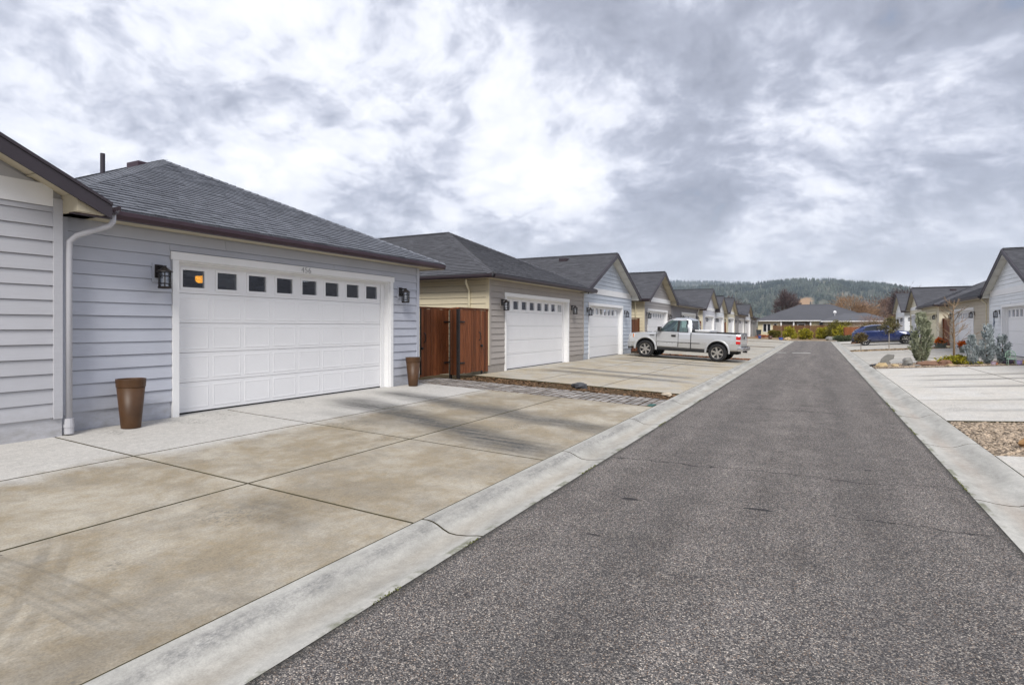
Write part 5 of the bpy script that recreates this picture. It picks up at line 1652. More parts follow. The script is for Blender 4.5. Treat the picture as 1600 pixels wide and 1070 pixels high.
def pickup():
    t = thing('pickup_truck', 'silver regular cab pickup parked nose to the garages on the driveway', 'pickup truck', (0, 0, 0))
    FA, RA, WR_ = .95, 4.15, .385
    def ring(zb, zt, hb, hm, ht, crown=.03):
        return [(0, zb), (hb * .92, zb), (hb, zb + .06), (hm, zb + (zt - zb) * .42), (hm, zb + (zt - zb) * .62), (ht + (hm - ht) * .55, zt - .07), (ht, zt - .012), (ht * .5, zt + crown * .8), (0, zt + crown)]
    st = [(.06, ring(.46, .93, .60, .66, .55)), (.09, ring(.42, 1.02, .80, .86, .76)), (.20, ring(.42, 1.09, .90, .96, .84)), (.55, ring(.44, 1.13, .94, .99, .86)), (1.0, ring(.46, 1.16, .95, 1.0, .88)),
          (1.35, ring(.47, 1.185, .95, .995, .90)), (1.55, ring(.47, 1.19, .95, .995, .92, .0)), (2.98, ring(.47, 1.20, .95, .99, .92, .0)), (3.02, ring(.47, 1.235, .95, .99, .95, .0)), (4.2, ring(.47, 1.24, .95, 1.0, .95, .0)), (5.05, ring(.49, 1.24, .94, .98, .94, .0)), (5.22, ring(.52, 1.23, .92, .955, .92, .0))]
    body = loft(st, t, 'body', SILVER)
    boolcut(body, [cyl_cut(FA, -1.2, -.62, .46, .44), cyl_cut(FA, .62, 1.2, .46, .44), cyl_cut(RA, -1.2, -.62, .46, .44), cyl_cut(RA, .62, 1.2, .46, .44), box_cut(-5.16, -3.08, -.80, .80, .72, 1.6)])
    # dark wheel housings
    m = MB()
    for s_ in (FA, RA):
        for y in (-.66, .66): m.box(-s_ - .45, -s_ + .45, y - .03, y + .03, .5, .9)
    m.build('wheel_housing', DARKPLASTIC, t)
    # flared arches
    for s_ in (FA, RA):
        for y in (-1, 1):
            m = MB(); pts = []
            for a in np.linspace(-.12, math.pi + .12, 16): pts.append((s_, a))
            vs = []
            for (_, a) in pts:
                for rr, yy in ((.455, .985), (.462, 1.010), (.495, 1.008), (.54, .987)): vs.append((-s_ + rr * math.cos(a), y * yy, .44 + rr * math.sin(a)))
            m.add(vs, [(i * 4 + j, i * 4 + j + 1, i * 4 + 5 + j, i * 4 + 4 + j) for i in range(15) for j in range(3)])
            m.build('wheel_arch', SILVER, t, smooth=True)
    # cab
    cab = [(1.28, [(0, 1.18), (.90, 1.18), (.90, 1.19), (.88, 1.195), (.5, 1.20), (0, 1.21)]), (1.36, [(0, 1.18), (.92, 1.18), (.915, 1.22), (.88, 1.245), (.5, 1.26), (0, 1.27)]), (2.02, [(0, 1.18), (.93, 1.18), (.87, 1.45), (.76, 1.765), (.5, 1.80), (0, 1.815)]),
           (2.2, [(0, 1.18), (.93, 1.18), (.87, 1.47), (.755, 1.81), (.5, 1.855), (0, 1.87)]), (2.75, [(0, 1.18), (.93, 1.18), (.87, 1.47), (.75, 1.81), (.5, 1.86), (0, 1.875)]), (2.92, [(0, 1.18), (.92, 1.18), (.86, 1.45), (.74, 1.77), (.5, 1.81), (0, 1.82)]), (3.00, [(0, 1.18), (.91, 1.18), (.85, 1.40), (.74, 1.60), (.5, 1.62), (0, 1.62)])]
    cb = loft(cab, t, 'cab', SILVER)
    sidew = [(1.62, 1.245), (2.84, 1.235), (2.80, 1.735), (2.12, 1.735), (1.98, 1.67)]
    boolcut(cb, [poly_cut(sidew, -1.3, 1.3), MB().prism([(-1.2, -.80, 1.26), (-1.2, .80, 1.26), (-1.2, .66, 1.75), (-1.2, -.66, 1.75)], (-2.2, 0, 0)).build('cut', TYRE)])
    for y in (-1, 1):
        for poly, nm in (([(1.62, 1.245), (2.36, 1.24), (2.36, 1.735), (2.12, 1.735), (1.98, 1.67)], 'side_window'), ([(2.46, 1.24), (2.84, 1.235), (2.80, 1.735), (2.46, 1.735)], 'side_window')):
            m = MB()
            def yy(z): return y * (.915 - (z - 1.24) * .30)
            vs = [(-s_, yy(z), z) for s_, z in poly]; m.prism(vs, (0, -y * .008, 0)); m.build(nm, CARGLASS, t)
        m = MB(); m.prism([(-2.36, y * .92, 1.235), (-2.46, y * .92, 1.235), (-2.46, y * .775, 1.735), (-2.36, y * .775, 1.735)], (0, -y * .02, 0)); m.build('window_pillar', BLACK, t)
        # black window surround
        m = MB(); out = [(1.56, 1.225), (2.87, 1.215), (2.83, 1.758), (2.10, 1.758), (1.93, 1.68)]; inn = sidew
        vs = [(-s_, y * (.925 - (z - 1.24) * .30), z) for s_, z in out] + [(-s_, y * (.925 - (z - 1.24) * .30), z) for s_, z in inn]
        m.add(vs, [(i, (i + 1) % 5, 5 + (i + 1) % 5, 5 + i) for i in range(5)]); m.build('window_seal', BLACK, t)
        # door skin and shut lines
        d = side_panel([(1.48, .56), (2.42, .55), (2.44, 1.19), (1.50, 1.19)], y * .988, y * .012, 'door', SILVER, t)
        m = MB()
        for s_ in (1.46, 2.45): m.box(-s_ - .006, -s_ + .006, min(y * .985, y * 1.003), max(y * .985, y * 1.003), .54, 1.19)
        m.box(-3.02, -2.99, min(y * .985, y * .998), max(y * .985, y * .998), .50, 1.22)
        m.build('shut_line', DARKPLASTIC, t)
        m = MB(); m.box(-2.34, -2.14, min(y * 1.0, y * 1.03), max(y * 1.0, y * 1.03), 1.0, 1.09); m.build('door_handle', BLACK, d, bevel=.012)
        # mirror
        m = MB(); m.box(-1.70, -1.56, min(y * 1.0, y * 1.24), max(y * 1.0, y * 1.24), 1.22, 1.43); m.box(-1.66, -1.60, min(y * .9, y * 1.05), max(y * .9, y * 1.05), 1.22, 1.28); m.build('mirror', BLACK, t, bevel=.02)
        # lights
        m = MB(); m.hexa([(-.06, y * .62, .80), (-.40, y * .985, .82), (-.40, y * .93, .82), (-.10, y * .55, .80), (-.08, y * .62, 1.03), (-.40, y * .955, 1.06), (-.40, y * .9, 1.06), (-.12, y * .55, 1.03)]); h = m.build('headlight', LENS, t)
        m = MB(); m.hexa([(-.26, y * .88, .90), (-.39, y * 1.0, .905), (-.39, y * .93, .905), (-.26, y * .80, .90), (-.26, y * .86, 1.04), (-.39, y * .975, 1.055), (-.39, y * .9, 1.055), (-.26, y * .78, 1.04)]); m.build('indicator', AMBER, h)
        m = MB(); m.box(-5.245, -5.00, min(y * .80, y * .985), max(y * .80, y * .985), .80, .93); m.box(-5.245, -5.00, min(y * .80, y * .98), max(y * .80, y * .98), .985, 1.13)
        tl = m.build('tail_light', REDLENS, t, bevel=.01)
        MB().box(-5.243, -5.01, min(y * .80, y * .982), max(y * .80, y * .982), .93, .985).build('reverse_lens', LENS, tl)
        # lower trim, sill
        m = MB(); m.box(-3.62, -1.45, min(y * .93, y * .965), max(y * .93, y * .965), .40, .50); m.build('sill', DARKPLASTIC, t)
        m = MB(); m.box(-3.4, -1.5, min(y * .994, y * 1.006), max(y * .994, y * 1.006), .745, .765); m.build('trim_line', DARKPLASTIC, t)
    # glass front and rear
    m = MB(); m.prism([(-1.40, -.80, 1.26), (-1.40, .80, 1.26), (-1.98, .68, 1.75), (-1.98, -.68, 1.75)], (-.008, 0, -.004)); m.build('windscreen', CARGLASS, t)
    m = MB(); m.prism([(-2.985, -.75, 1.28), (-2.985, .75, 1.28), (-2.94, .64, 1.72), (-2.94, -.64, 1.72)], (.008, 0, 0)); m.build('rear_window', CARGLASS, t)
    # interior
    m = MB(); m.box(-2.80, -2.55, -.70, .70, 1.19, 1.42); m.build('seat', SEATG, t, bevel=.05)
    for y in (-.36, .36):
        MB().box(-2.74, -2.64, y - .12, y + .12, 1.42, 1.60).build('headrest', SEATG, t, bevel=.04)
    MB().box(-1.75, -1.50, -.78, .78, 1.15, 1.24).build('dashboard', DARKPLASTIC, t, bevel=.03)
    MB().box(-2.36, -2.22, -.60, -.42, 1.22, 1.40).build('paper_sheet', WHITE, t)
    # grille, bumpers, tailgate
    MB().box(-.10, -.03, -.55, .55, .72, 1.00).build('grille', DARKPLASTIC, t, bevel=.02)
    MB().hexa([(0.02, -.66, .44), (-.30, -1.0, .46), (-.30, 1.0, .46), (.02, .66, .44), (.02, -.68, .70), (-.30, -1.01, .72), (-.30, 1.01, .72), (.02, .68, .70)]).build('front_bumper', SILVER, t, bevel=.03)
    MB().hexa([(.0, -.6, .34), (-.30, -.92, .38), (-.30, .92, .38), (.0, .6, .34), (.0, -.64, .44), (-.30, -.96, .455), (-.30, .96, .455), (.0, .64, .44)]).build('air_dam', DARKPLASTIC, t)
    MB().box(-5.255, -5.20, -.78, .78, .66, 1.24).build('tailgate', SILVER, t, bevel=.012)
    MB().box(-5.275, -5.25, -.12, .12, 1.02, 1.10).build('tailgate_handle', BLACK, t, bevel=.008)
    rb = MB().box(-5.42, -5.10, -.97, .97, .50, .66).build('rear_bumper', CHROME, t, bevel=.03)
    MB().box(-5.40, -5.14, -.70, .70, .655, .672).build('step_pad', DARKPLASTIC, rb)
    MB().box(-5.45, -5.2, -.06, .06, .42, .50).build('tow_hitch', BLACK, rb)
    for y in (-1, 1): MB().box(-5.2, -3.03, min(y * .80, y * .965), max(y * .80, y * .965), 1.232, 1.268).build('bed_rail_cap', BLACK, t, bevel=.01)
    m = MB().box(-5.0, -.5, -.45, .45, .34, .50); m.tube([(-3.0, .5, .38), (-4.9, .55, .42), (-5.15, .6, .42)], .04, 8); m.build('chassis', DARKPLASTIC, t)
    for y in (-.55, .55): MB().tube([(-RA - .0, y - .0, .385), (-RA, -y, .385)], .05, 6).build('axle', DARKPLASTIC, t)
    MB().tube([(-FA, -.6, .385), (-FA, .6, .385)], .05, 6).build('axle', DARKPLASTIC, t)
    for s_ in (FA, RA):
        for y in (-1, 1): wheel(t, s_, y * .86, WR_, .27, 6, y)
    # faint decal on the rear side of the bed, script on the front wing
    text_mesh('decal', '4x4', .10, M('grey_decal', (.30, .30, .32), .5), t, (-4.62, .992, 1.10), (R(90), 0, R(180)), .001, .3)
    for o in bpy.data.objects:
        if o.type != 'MESH' or not (o.parent == t or (o.parent and o.parent.parent == t)): continue
        for v in o.data.vertices:
            if v.co.x < -4.65 and o.name.split('.')[0] != 'decal': v.co.x = -4.65 + (v.co.x + 4.65) * .72
    MB().box(-1.36, -1.14, .985, 1.001, 1.015, 1.045).build('wing_badge', DARKPLASTIC, t)
    return t


tk = pickup()
TKX, TKY = -7.97, 28.0
finish_vehicle(tk, (TKX, TKY + .0, gl(-7.05) + .012 + .0), R(180 - 3.0), 0)
# pitch with the sloping drive: front (towards the garage) higher
tk.rotation_euler = (0, -math.atan(.041), R(180 - 3.0))
tk.location.z = gl(TKX) + .01

# white toolbox lying across the pickup bed
t = thing('tool_box', 'white tool box lying across the bed of the silver pickup', 'tool box', (-4.65, 27.9, 1.25))
M4 = Matrix.Translation(tk.location) @ tk.rotation_euler.to_matrix().to_4x4()
def tkp(s_, y, z): return tuple(M4 @ Vector((-s_, y, z)))
m = MB(); m.hexa([tkp(3.15, -.78, 1.0), tkp(3.75, -.78, 1.0), tkp(3.75, .78, 1.0), tkp(3.15, .78, 1.0), tkp(3.15, -.78, 1.30), tkp(3.75, -.78, 1.30), tkp(3.75, .78, 1.30), tkp(3.15, .78, 1.30)]); m.build('box', WHITE, t, bevel=.015)
m = MB(); m.hexa([tkp(3.12, -.80, 1.302), tkp(3.78, -.80, 1.302), tkp(3.78, .80, 1.302), tkp(3.12, .80, 1.302), tkp(3.12, -.80, 1.345), tkp(3.78, -.80, 1.345), tkp(3.78, .80, 1.345), tkp(3.12, .80, 1.345)]); m.build('lid', WHITE, t, bevel=.012)


def suv():
    t = thing('suv', 'dark blue car parked nose to the garages behind the small trees', 'car', (0, 0, 0))
    FA, RA, r = .90, 3.62, .36
    def ring(zb, zt, hb, hm, ht, crown=.02):
        return [(0, zb), (hb * .92, zb), (hb, zb + .07), (hm, zb + (zt - zb) * .45), (hm * .995, zb + (zt - zb) * .65), (ht + (hm - ht) * .5, zt - .06), (ht, zt), (ht * .5, zt + crown * .8), (0, zt + crown)]
    st = [(.02, ring(.34, .74, .55, .62, .5)), (.10, ring(.28, .84, .74, .80, .66)), (.35, ring(.26, .93, .86, .90, .72)), (.9, ring(.26, 1.0, .90, .93, .78)), (1.35, ring(.27, 1.05, .90, .925, .82)), (2.2, ring(.27, 1.07, .90, .925, .84, 0)),
          (3.2, ring(.27, 1.11, .90, .935, .84, 0)), (3.8, ring(.28, 1.14, .90, .935, .80, 0)), (4.25, ring(.34, 1.12, .86, .89, .72, 0)), (4.48, ring(.42, 1.02, .74, .78, .60, 0))]
    body = loft(st, t, 'body', BLUECAR)
    boolcut(body, [cyl_cut(s_, *yy, .405, .37) for s_ in (FA, RA) for yy in ((-1.2, -.6), (.6, 1.2))])
    m = MB()
    for s_ in (FA, RA):
        for y in (-.62, .62): m.box(-s_ - .4, -s_ + .4, y - .03, y + .03, .4, .78)
    m.build('wheel_housing', DARKPLASTIC, t)
    def cr(zb, h1, z1, h2, zt): return [(0, zb), (h1, zb), (h1 - .015, zb + .06), (h1 + (h2 - h1) * .55, zb + (zt - zb) * .6), (h2, zt - .03), (h2 * .55, zt), (0, zt + .012)]
    cab = [(1.28, cr(1.02, .80, 0, .76, 1.05)), (1.45, cr(1.03, .83, 0, .76, 1.13)), (2.05, cr(1.05, .85, 0, .64, 1.52)), (2.5, cr(1.05, .85, 0, .62, 1.60)), (3.1, cr(1.08, .85, 0, .61, 1.60)), (3.7, cr(1.10, .82, 0, .58, 1.50)), (4.15, cr(1.08, .74, 0, .60, 1.30)), (4.38, cr(1.05, .64, 0, .56, 1.12))]
    cb = loft(cab, t, 'cab', BLUECAR)
    sw = [(1.75, 1.13), (3.75, 1.18), (3.45, 1.46), (2.9, 1.535), (2.3, 1.53), (2.0, 1.40)]
    boolcut(cb, [poly_cut(sw, -1.2, 1.2)])
    for y in (-1, 1):
        m = MB(); m.prism([(-s_, y * (.835 - (z - 1.08) * .38), z) for s_, z in sw], (0, -y * .008, 0)); m.build('side_window', CARGLASSD, t)
        m = MB(); m.box(-2.78, -2.70, min(y * .68, y * .83), max(y * .68, y * .83), 1.1, 1.53); m.build('door_pillar', BLACK, t)
        for s0, s1 in ((1.55, 2.66), (2.70, 3.45)):
            d = side_panel([(s0, .45), (s1, .45), (s1, 1.05), (s0, 1.03)], y * .925, y * .01, 'door', BLUECAR, t)
            MB().box(-s1 + .08, -s1 + .28, min(y * .93, y * .96), max(y * .93, y * .96), .93, .965).build('door_handle', BLUECAR, d)
        MB().box(-1.78, -1.60, min(y * .85, y * 1.08), max(y * .85, y * 1.08), 1.06, 1.20).build('mirror', BLUECAR, t, bevel=.03)
        MB().box(-3.7, -.85, min(y * .86, y * .905), max(y * .86, y * .905), .22, .32).build('sill', DARKPLASTIC, t)
        MB().hexa([(-.10, y * .50, .66), (-.50, y * .885, .74), (-.5, y * .8, .74), (-.12, y * .45, .66), (-.14, y * .5, .76), (-.5, y * .86, .86), (-.5, y * .78, .86), (-.16, y * .45, .76)]).build('headlight', LENS, t)
        MB().hexa([(-4.02, y * .90, .95), (-4.44, y * .62, .90), (-4.40, y * .55, .90), (-4.0, y * .80, .95), (-4.02, y * .86, 1.06), (-4.40, y * .60, 1.03), (-4.36, y * .53, 1.03), (-4.0, y * .78, 1.06)]).build('tail_light', REDLENS, t)
    MB().prism([(-1.42, -.74, 1.10), (-1.42, .74, 1.10), (-2.06, .60, 1.545), (-2.06, -.60, 1.545)], (.0, 0, .012)).build('windscreen', CARGLASSD, t)
    MB().prism([(-3.66, -.54, 1.53), (-3.66, .54, 1.53), (-4.30, .58, 1.20), (-4.30, -.58, 1.20)], (0, 0, .014)).build('rear_window', CARGLASSD, t)
    MB().box(-3.95, -3.6, -.56, .56, 1.50, 1.535).build('spoiler', BLUECAR, t, bevel=.01)
    MB().hexa([(-4.3, -.82, .30), (-4.52, -.62, .32), (-4.52, .62, .32), (-4.3, .82, .30), (-4.3, -.86, .46), (-4.53, -.66, .48), (-4.53, .66, .48), (-4.3, .86, .46)]).build('rear_bumper', DARKPLASTIC, t)
    MB().hexa([(-4.3, -.60, .30), (-4.545, -.50, .34), (-4.545, .50, .34), (-4.3, .60, .30), (-4.3, -.6, .36), (-4.55, -.5, .40), (-4.55, .5, .40), (-4.3, .6, .36)]).build('skid_plate', CHROME, t)
    MB().box(-.14, -.02, -.45, .45, .44, .62).build('grille', DARKPLASTIC, t)
    MB().box(-4.2, -.5, -.5, .5, .24, .4).build('chassis', DARKPLASTIC, t)
    MB().box(-3.0, -2.2, -.65, .65, 1.0, 1.12).build('seats', SEATG, t)
    for s_ in (FA, RA):
        for y in (-1, 1): wheel(t, s_, y * .79, r, .235, 7, y, .72)
    return t


sv = suv()
sv.rotation_euler = (0, -math.atan(.061), 0); sv.location = (7.02, 55.4, gl(7.02) + .0)


# ------------------------------------------------------------------ far end: cream house, neighbours, pots and bins
C_END = mat_siding('pale_yellow_siding', (.66, .60, .42))


def hipmass(root, x0, x1, y0, y1, ze, pitch, ov=.5, roofm=ROOF2, zg=.0, wallm=None):
    MB().box(x0, x1, y0, y1, zg - .2, ze).build('wall', wallm or C_END, root)
    X0, X1, Y0, Y1 = x0 - ov, x1 + ov, y0 - ov, y1 + ov; w = min(X1 - X0, Y1 - Y0) / 2; zr = ze + pitch * w; e = ze + .02
    if X1 - X0 >= Y1 - Y0: r0, r1 = (X0 + w, (Y0 + Y1) / 2, zr), (X1 - w, (Y0 + Y1) / 2, zr)
    else: r0, r1 = ((X0 + X1) / 2, Y0 + w, zr), ((X0 + X1) / 2, Y1 - w, zr)
    A, B, C_, D_ = (X0, Y0, e), (X1, Y0, e), (X1, Y1, e), (X0, Y1, e)
    m = MB()
    lo = [(p[0], p[1], p[2] - .12) for p in (A, B, C_, D_)]
    if X1 - X0 >= Y1 - Y0:
        m.add([A, B, C_, D_, r0, r1] + lo, [(0, 1, 5, 4), (1, 2, 5), (2, 3, 4, 5), (3, 0, 4), (6, 7, 8, 9), (0, 6, 7, 1), (1, 7, 8, 2), (2, 8, 9, 3), (3, 9, 6, 0)])
    else:
        m.add([A, B, C_, D_, r0, r1] + lo, [(0, 1, 4), (1, 2, 5, 4), (2, 3, 5), (3, 0, 4, 5), (6, 7, 8, 9), (0, 6, 7, 1), (1, 7, 8, 2), (2, 8, 9, 3), (3, 9, 6, 0)])
    r = m.build('roof', roofm, root)
    m = MB()
    for p in ((A, r0), (B, r1 if X1 - X0 >= Y1 - Y0 else r0), (r0, r1)): cap_run(m, *p, w=.14, step=.5)
    m.build('ridge_cap', roofm, r, recalc=False)
    MB().box(X0, X1, Y0 - .13, Y0 - .01, e - .15, e - .02).build('gutter', WHITE, root)
    return r


eh = thing('house', 'cream single storey house with dark hip roofs across the end of the lane', 'house', (0, 104, .2), None)
r = hipmass(eh, -8.3, 7.6, 100, 111.6, 2.62, .41)
for x, z in ((1.9, 4.0), (-5.5, 4.2)):
    MB().box(x - .25, x + .25, 103.2, 103.6, z - .2, z + .12).build('roof_vent', WHITE if x > 0 else GUTTER, r)
for k in range(3): MB().box(2.9 + k * .55, 3.2 + k * .55, 101.8, 102.2, 3.28, 3.52).build('roof_vent', GUTTER, r)
hipmass(eh, .9, 9.0, 96.5, 102, 2.48, .36, roofm=mat_roof('slate_grey_shingles', (.105, .107, .118)))
def wwin(x0, x1, z0, z1, y, fr=True, root=eh):
    f = MB()
    for q in ((x0 - .07, x1 + .07, z0 - .07, z0), (x0 - .07, x1 + .07, z1, z1 + .07), (x0 - .07, x0, z0, z1), (x1, x1 + .07, z0, z1)): f.box(q[0], q[1], y - .04, y - .004, q[2], q[3])
    o = f.build('window', WHITE, root)
    MB().box(x0, x1, y - .02, y - .008, z0, z1).build('pane', M('dark_window', (.02, .022, .026), .08, .1), o)
wwin(-7.5, -7.05, .9, 2.05, 100); wwin(-6.9, -6.5, .9, 2.05, 100); wwin(-5.95, -5.6, 1.5, 2.1, 100)
MB().box(-4.9, -.9, 99.96, 99.99, .3, 2.45).build('porch_shade_sheet', M('porch_shade', (.17, .14, .11), .8), eh)  # thin sheet before the cream wall, porch shade put into its dark colour
for x in (-4.95, -3.2, -.9): MB().box(x - .1, x + .1, 99.6, 99.8, .1, 2.5).build('porch_post', WHITE, eh)
wwin(-2.6, -1.7, 1.1, 2.1, 99.94); wwin(.3, .75, .3, 2.3, 99.98)
e2 = thing('house', 'neighbouring house with a low dark roof right of the cream house', 'house', (16, 108, .2), None)
r = hipmass(e2, 10.6, 24, 103, 115, 2.6, .33, wallm=C_CR)
wwin(12.2, 13.2, 1.0, 2.1, 103, root=e2)
for x, y, lab in ((2.35, 101.2, 'small white satellite dish on the roof of the cream house'), (10.7, 103.2, 'white satellite dish on the neighbouring low roof')):
    zr = 3.35 if x < 5 else 2.9
    t = thing('satellite_dish', lab, 'satellite dish', (x, y, zr), 'satellite dishes')
    MB().tube([(x, y, zr - .4), (x, y, zr + .35)], .03, 6).build('mast', WHITE, t)
    m = MB().lathe([(.001, .0), (.12, .02), (.22, .07), (.225, .06), (.12, .0), (.001, -.02)], (x, y - .1, zr + .5), 14, 'Y'); m.build('dish', WHITE, t)

for lab, x, y, nm, mt, h, r in (('blue glazed pot at the far left end of the driveways', -6.3, 78.4, 'pot', M('blue_glaze', (.03, .06, .22), .3), .38, .2), ('second blue glazed pot nearer the lane end', -3.85, 76.7, 'pot', M('blue_glaze_dark', (.04, .08, .30), .3), .28, .26),
                             ('brown pot between the two blue pots', -5.15, 79.0, 'pot', M('brown_glaze', (.09, .05, .035), .4), .42, .27)):
    planter(lab, (x, y, gl(x)), h, r, mt, 'pots at the end of the lane', .7, nm, 'pot')
rock('pale boulder beside the left end of the lane', (-3.1, 75.6, gl(-3.1)), (.36, .3, .24), RK_T, grp=None, seed=60)
rock('small dark boulder near the blue pot at the lane end', (-3.7, 76.2 + 1, gl(-3.7)), (.22, .2, .14), RK_B, grp=None, seed=61)
rock('grey boulder below the yellow green shrubs', (1.4, 78.5, .03), (.5, .3, .3), RK_G, grp=None, seed=62)
rock('brown stone on the strip beside the blue car', (3.05, 61.2, gl(3.05)), (.35, .25, .16), RK_B, grp=None, seed=63)
tub2 = thing('flower_bed', 'low patch of orange red flowers beside the far left pots', 'flowers', (-6.2, 84, .2))
p, d = blob_points(900, (-6.3, 84, .32), (.95, .5, .22), 16); leaves('flowers', p, d + np.array([0, 0, .5]), .09, .05, mat_leaf('orange_pink_flowers', (.50, .16, .06), (.42, .20, .10)), tub2)
t = thing('wheelie_bin', 'dark wheeled bin standing by the corner of the cream house', 'bin', (-7.85, 96.2, .2))
MB().hexa([(-8.1, 95.9, .2), (-7.6, 95.9, .2), (-7.6, 96.5, .2), (-8.1, 96.5, .2), (-8.18, 95.85, 1.12), (-7.52, 95.85, 1.12), (-7.52, 96.6, 1.12), (-8.18, 96.6, 1.12)]).build('bin_body', M('bin_grey', (.05, .06, .075), .6), t)
MB().box(-8.2, -7.5, 95.8, 96.65, 1.125, 1.2).build('lid', M('bin_lid', (.04, .05, .065), .6), t, bevel=.02)
# dark entry door of the last garage house
bdoor = [o for o in bpy.data.objects if o.get('label', '').startswith('last small grey')][0]
MB().box(-8.42, -8.37, 93.2, 95.4, .25, 2.4).build('front_door', M('near_black_door', (.02, .02, .022), .4), bdoor)
f = MB()
for q in ((93.0, 93.2, .2, 2.5), (95.4, 95.6, .2, 2.5)): f.box(-8.40, -8.35, *q)
f.box(-8.40, -8.35, 93.2, 95.4, 2.4, 2.5); f.build('door_frame', WHITE, bdoor)


# bare and bushy trees beyond the end houses
def twig_tree(label, loc, h, r, mat, n=5000, ln=1.6, wd=.035, grp='leafless trees beyond the end houses', dense=.2):
    t = thing('bare_tree', label, 'tree', loc, grp); x, y, z = loc
    m = MB(); m.tube([(x, y, z - .3), (x, y, z + h * .35)], [h * .03, h * .02], 7)
    for k in range(7):
        a = k * .9; m.tube([(x, y, z + h * (.2 + .03 * k)), (x + r * .4 * math.cos(a), y + r * .4 * math.sin(a), z + h * .55), (x + r * .7 * math.cos(a), y + r * .7 * math.sin(a), z + h * .8)], [h * .014, h * .009, h * .004], 5)
    m.build('trunk', BARK, t)
    p, d = blob_points(n, (x, y, z + h * .60), (r, r, h * .40), 60, flat_bottom=False)
    d[:, 2] = np.abs(d[:, 2]) * .5 + .55
    leaves('crown', p, d + rng.normal(size=d.shape) * .35, ln, wd, mat, t)


TWIGD = M('dark_purple_twigs', (.105, .075, .075), .9, .25, .5, isl=.4)
for lab, x, y, h, r, mt in (('dark purple leafless tree behind the cream house roof', -7.4, 178, 10.5, 2.7, TWIGD), ('orange brown leafless tree behind the right part of the cream house', 8.2, 175, 8.8, 5.0, TWIGO),
                            ('pinkish leafless tree right of the orange brown one', 15.5, 190, 8.8, 5.0, TWIG), ('pale orange leafless tree farther right', 23., 200, 9.0, 6.0, TWIG),
                            ('tall dusky leafless tree behind the pale right hand gables', 19.3, 170, 10.5, 3.4, TWIGD), ('brown leafless tree behind the last left hand garage', -16.5, 128, 6.5, 3.4, TWIGD)):
    twig_tree(lab, (x, y, .2), h, r, mt, 5200 if h > 8 else 3000, 1.1, .045)
shrub('bare pinkish hedge shrub behind the fence and blue car', (7.2, 93, .1), 3.2, 2.6, TWIG, 2600, .55, .015, clumps=40)
shrub('olive evergreen shrub beside the pale right hand garage', (7.9, 78, .2), 1.4, 2.7, LF_OL, 1700, .16, .05)
shrub('rusty brown shrub next to the olive evergreen', (6.0, 82, .2), 1.3, 2.1, LF_BR, 1300, .2, .03)


# ------------------------------------------------------------------ wooded hills
def hillmat(name, c1, c2):
    m = bpy.data.materials.new(name); m.use_nodes = True
    T = NT(m.node_tree); b = T.n['Principled BSDF']
    P = T.new('ShaderNodeNewGeometry').outputs['Position']
    n = T.rng(T.noise(P, .012, 6, .65), .35, .65); c = T.mix(n, c1, c2)
    dx = T.vmath('LENGTH', T.scale3(T.vmath('SUBTRACT', P, (CLEAR[0], CLEAR[1], 0)), (1 / CLEAR[2], 1 / CLEAR[3], 0)))
    dx = T.math('ADD', dx, T.math('MULTIPLY', T.math('SUBTRACT', T.noise(P, .05, 6, .7), .5), 1.9))
    c = T.mix(T.rng(dx, .85, 1.05, 1, 0), c, (.36, .23, .13))
    T.put(b.inputs['Base Color'], c); b.inputs['Roughness'].default_value = 1; b.inputs['Specular IOR Level'].default_value = 0
    return m


CLEAR = (-26, 1480, 17, 80)
prof_px = [(960, 452), (1040, 447), (1100, 444), (1150, 443), (1178, 441), (1200, 438), (1230, 435), (1262, 434), (1300, 434), (1330, 438), (1372, 440), (1400, 444), (1440, 452), (1500, 458), (1560, 468), (1640, 490), (1760, 505)]
prof2_px = [(760, 450), (900, 442), (1000, 438), (1060, 437), (1100, 437), (1160, 439), (1185, 441), (1230, 446), (1300, 455), (1420, 480), (1500, 500)]


def ridge_fn(pp, Yc):
    xs, zs = [], []
    for px, py in pp:
        th = math.atan((px - 800) / FPX) - YAW; X = Yc * math.tan(th); d = -X * math.sin(YAW) + Yc * math.cos(YAW)
        xs.append(X); zs.append(1.6 + (HY - py) * d / FPX)
    return lambda X: np.interp(X, xs, zs, left=zs[0] * .8, right=zs[-1])


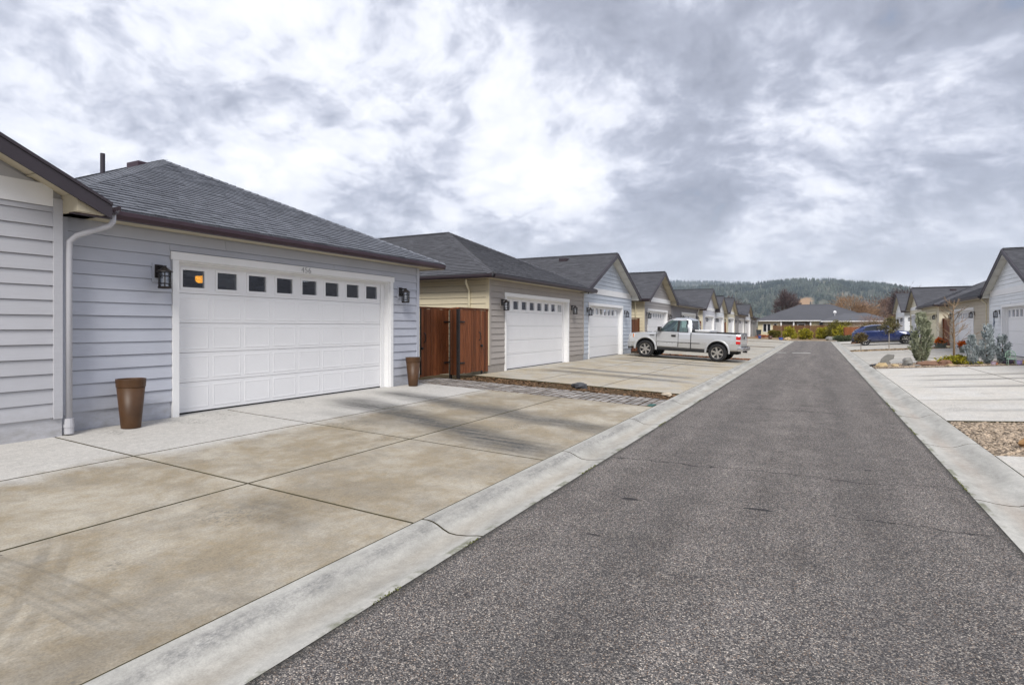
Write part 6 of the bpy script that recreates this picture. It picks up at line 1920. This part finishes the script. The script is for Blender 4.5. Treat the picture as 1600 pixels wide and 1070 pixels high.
def hill(name, label, fn, Y0, Yc, Y1, xs, mat, treemat, ntree, th, seed, flab, drop):
    rg = np.random.default_rng(seed)
    ny = 46; ys = np.concatenate([np.linspace(Y0, Yc, 34), np.linspace(Yc, Y1, 13)[1:]])
    gx = np.linspace(xs[0], xs[1], 90)
    def H(X, Y):
        t = np.where(Y < Yc, (Y - Y0) / (Yc - Y0), 1 - (Y - Yc) / (Y1 - Yc)); t = np.clip(t, 0, 1)
        sm = np.where(Y < Yc, t ** 1.05, t * t * (3 - 2 * t))
        base = (fn(X * (Yc / np.maximum(Y, 100)) ** .55) - drop) * sm
        rel = np.sin(X * .021 + 1.3 * np.sin(Y * .006 + seed)) * np.sin(Y * .011 + X * .004) * 13 + np.sin(X * .06 + Y * .013) * 5
        return base + rel * np.sin(np.pi * np.clip(t, 0, 1)) - 2
    X, Y = np.meshgrid(gx, ys); Z = H(X, Y)
    V = np.column_stack([X.ravel(), Y.ravel(), Z.ravel()]); n = len(gx)
    i, j = np.meshgrid(np.arange(n - 1), np.arange(len(ys) - 1)); a = (j * n + i).ravel()
    F = np.column_stack([a, a + 1, a + n + 1, a + n])
    o = npmesh(name, V, F, mat); o.data.polygons.foreach_set('use_smooth', [True] * len(o.data.polygons)); struct(o, label, 'hill')
    # conifers: two stacked cones of five sides each
    tx = rg.uniform(xs[0], xs[1], ntree); ty = Y0 + (Yc + 60 - Y0) * rg.uniform(0, 1, ntree) ** .8
    den = np.sin(tx * .03 + 2 * np.sin(ty * .008)) + rg.normal(0, .8, ntree)
    keep = (den > -.75) & (((tx - CLEAR[0]) / CLEAR[2]) ** 2 + ((ty - CLEAR[1]) / CLEAR[3]) ** 2 > rg.uniform(.15, 1.3, ntree))
    tx, ty = tx[keep], ty[keep]; tz = H(tx, ty); k = len(tx)
    hh = th * rg.uniform(.55, 1.25, k); rr = hh * rg.uniform(.17, .26, k); ph = rg.uniform(0, 6.28, k)
    vs = np.zeros((k, 12, 3)); 
    for lv, (zb, zt, rs) in enumerate(((.05, .72, 1.), (.42, 1., .66))):
        for q in range(5):
            an = ph + q * 1.2566 + lv * .6
            vs[:, lv * 6 + q, 0] = tx + np.cos(an) * rr * rs; vs[:, lv * 6 + q, 1] = ty + np.sin(an) * rr * rs; vs[:, lv * 6 + q, 2] = tz + hh * zb
        vs[:, lv * 6 + 5, 0] = tx; vs[:, lv * 6 + 5, 1] = ty; vs[:, lv * 6 + 5, 2] = tz + hh * zt
    tri = np.array([(l * 6 + q, l * 6 + (q + 1) % 5, l * 6 + 5) for l in (0, 1) for q in range(5)])
    F = (np.arange(k)[:, None, None] * 12 + tri[None]).reshape(-1, 3)
    f = npmesh('forest', vs.reshape(-1, 3), F, treemat); tag(f, flab, 'forest', kind='stuff')


HM = hillmat('wooded_hill_ground', (.05, .058, .045), (.19, .185, .15))
FT = mat_leaf('conifer_forest', (.022, .034, .030), (.090, .104, .078), .45, .009)
f1 = ridge_fn(prof_px, 2250.)
f2 = ridge_fn(prof2_px, 4200.)
hill('hill', 'wooded hill with a bare tan slope beyond the end of the lane', f1, 1050., 2250., 3100., (-1050, 1150), HM, FT, 30000, 12., 3, 'dark conifer forest covering the nearer hill', 8)
hill('hill', 'farther blue wooded ridge on the left of the nearer hill', f2, 3000., 4200., 5200., (-2700, 600), HM, FT, 16000, 18., 5, 'hazy forest on the farther ridge', 14)

# ------------------------------------------------------------------ haze
hz = MB().box(-3200, 2000, -60, 5400, -4.0, 560.0).build('haze', M('haze_surface', gray(.5)))
hm = bpy.data.materials.new('valley_haze'); hm.use_nodes = True
T = NT(hm.node_tree); T.n.clear(); o_ = T.new('ShaderNodeOutputMaterial'); pv = T.new('ShaderNodeVolumePrincipled')
pv.inputs['Color'].default_value = (.70, .83, 1., 1); pv.inputs['Density'].default_value = .00011; pv.inputs['Anisotropy'].default_value = .0
T.l.new(pv.outputs[0], o_.inputs['Volume'])
hz.data.materials.clear(); hz.data.materials.append(hm)
tag(hz, 'pale blue haze in the valley air', 'haze', kind='stuff')

S.cycles.max_bounces = 8; S.cycles.transparent_max_bounces = 16; S.cycles.volume_bounces = 0
S.cycles.use_denoising = True
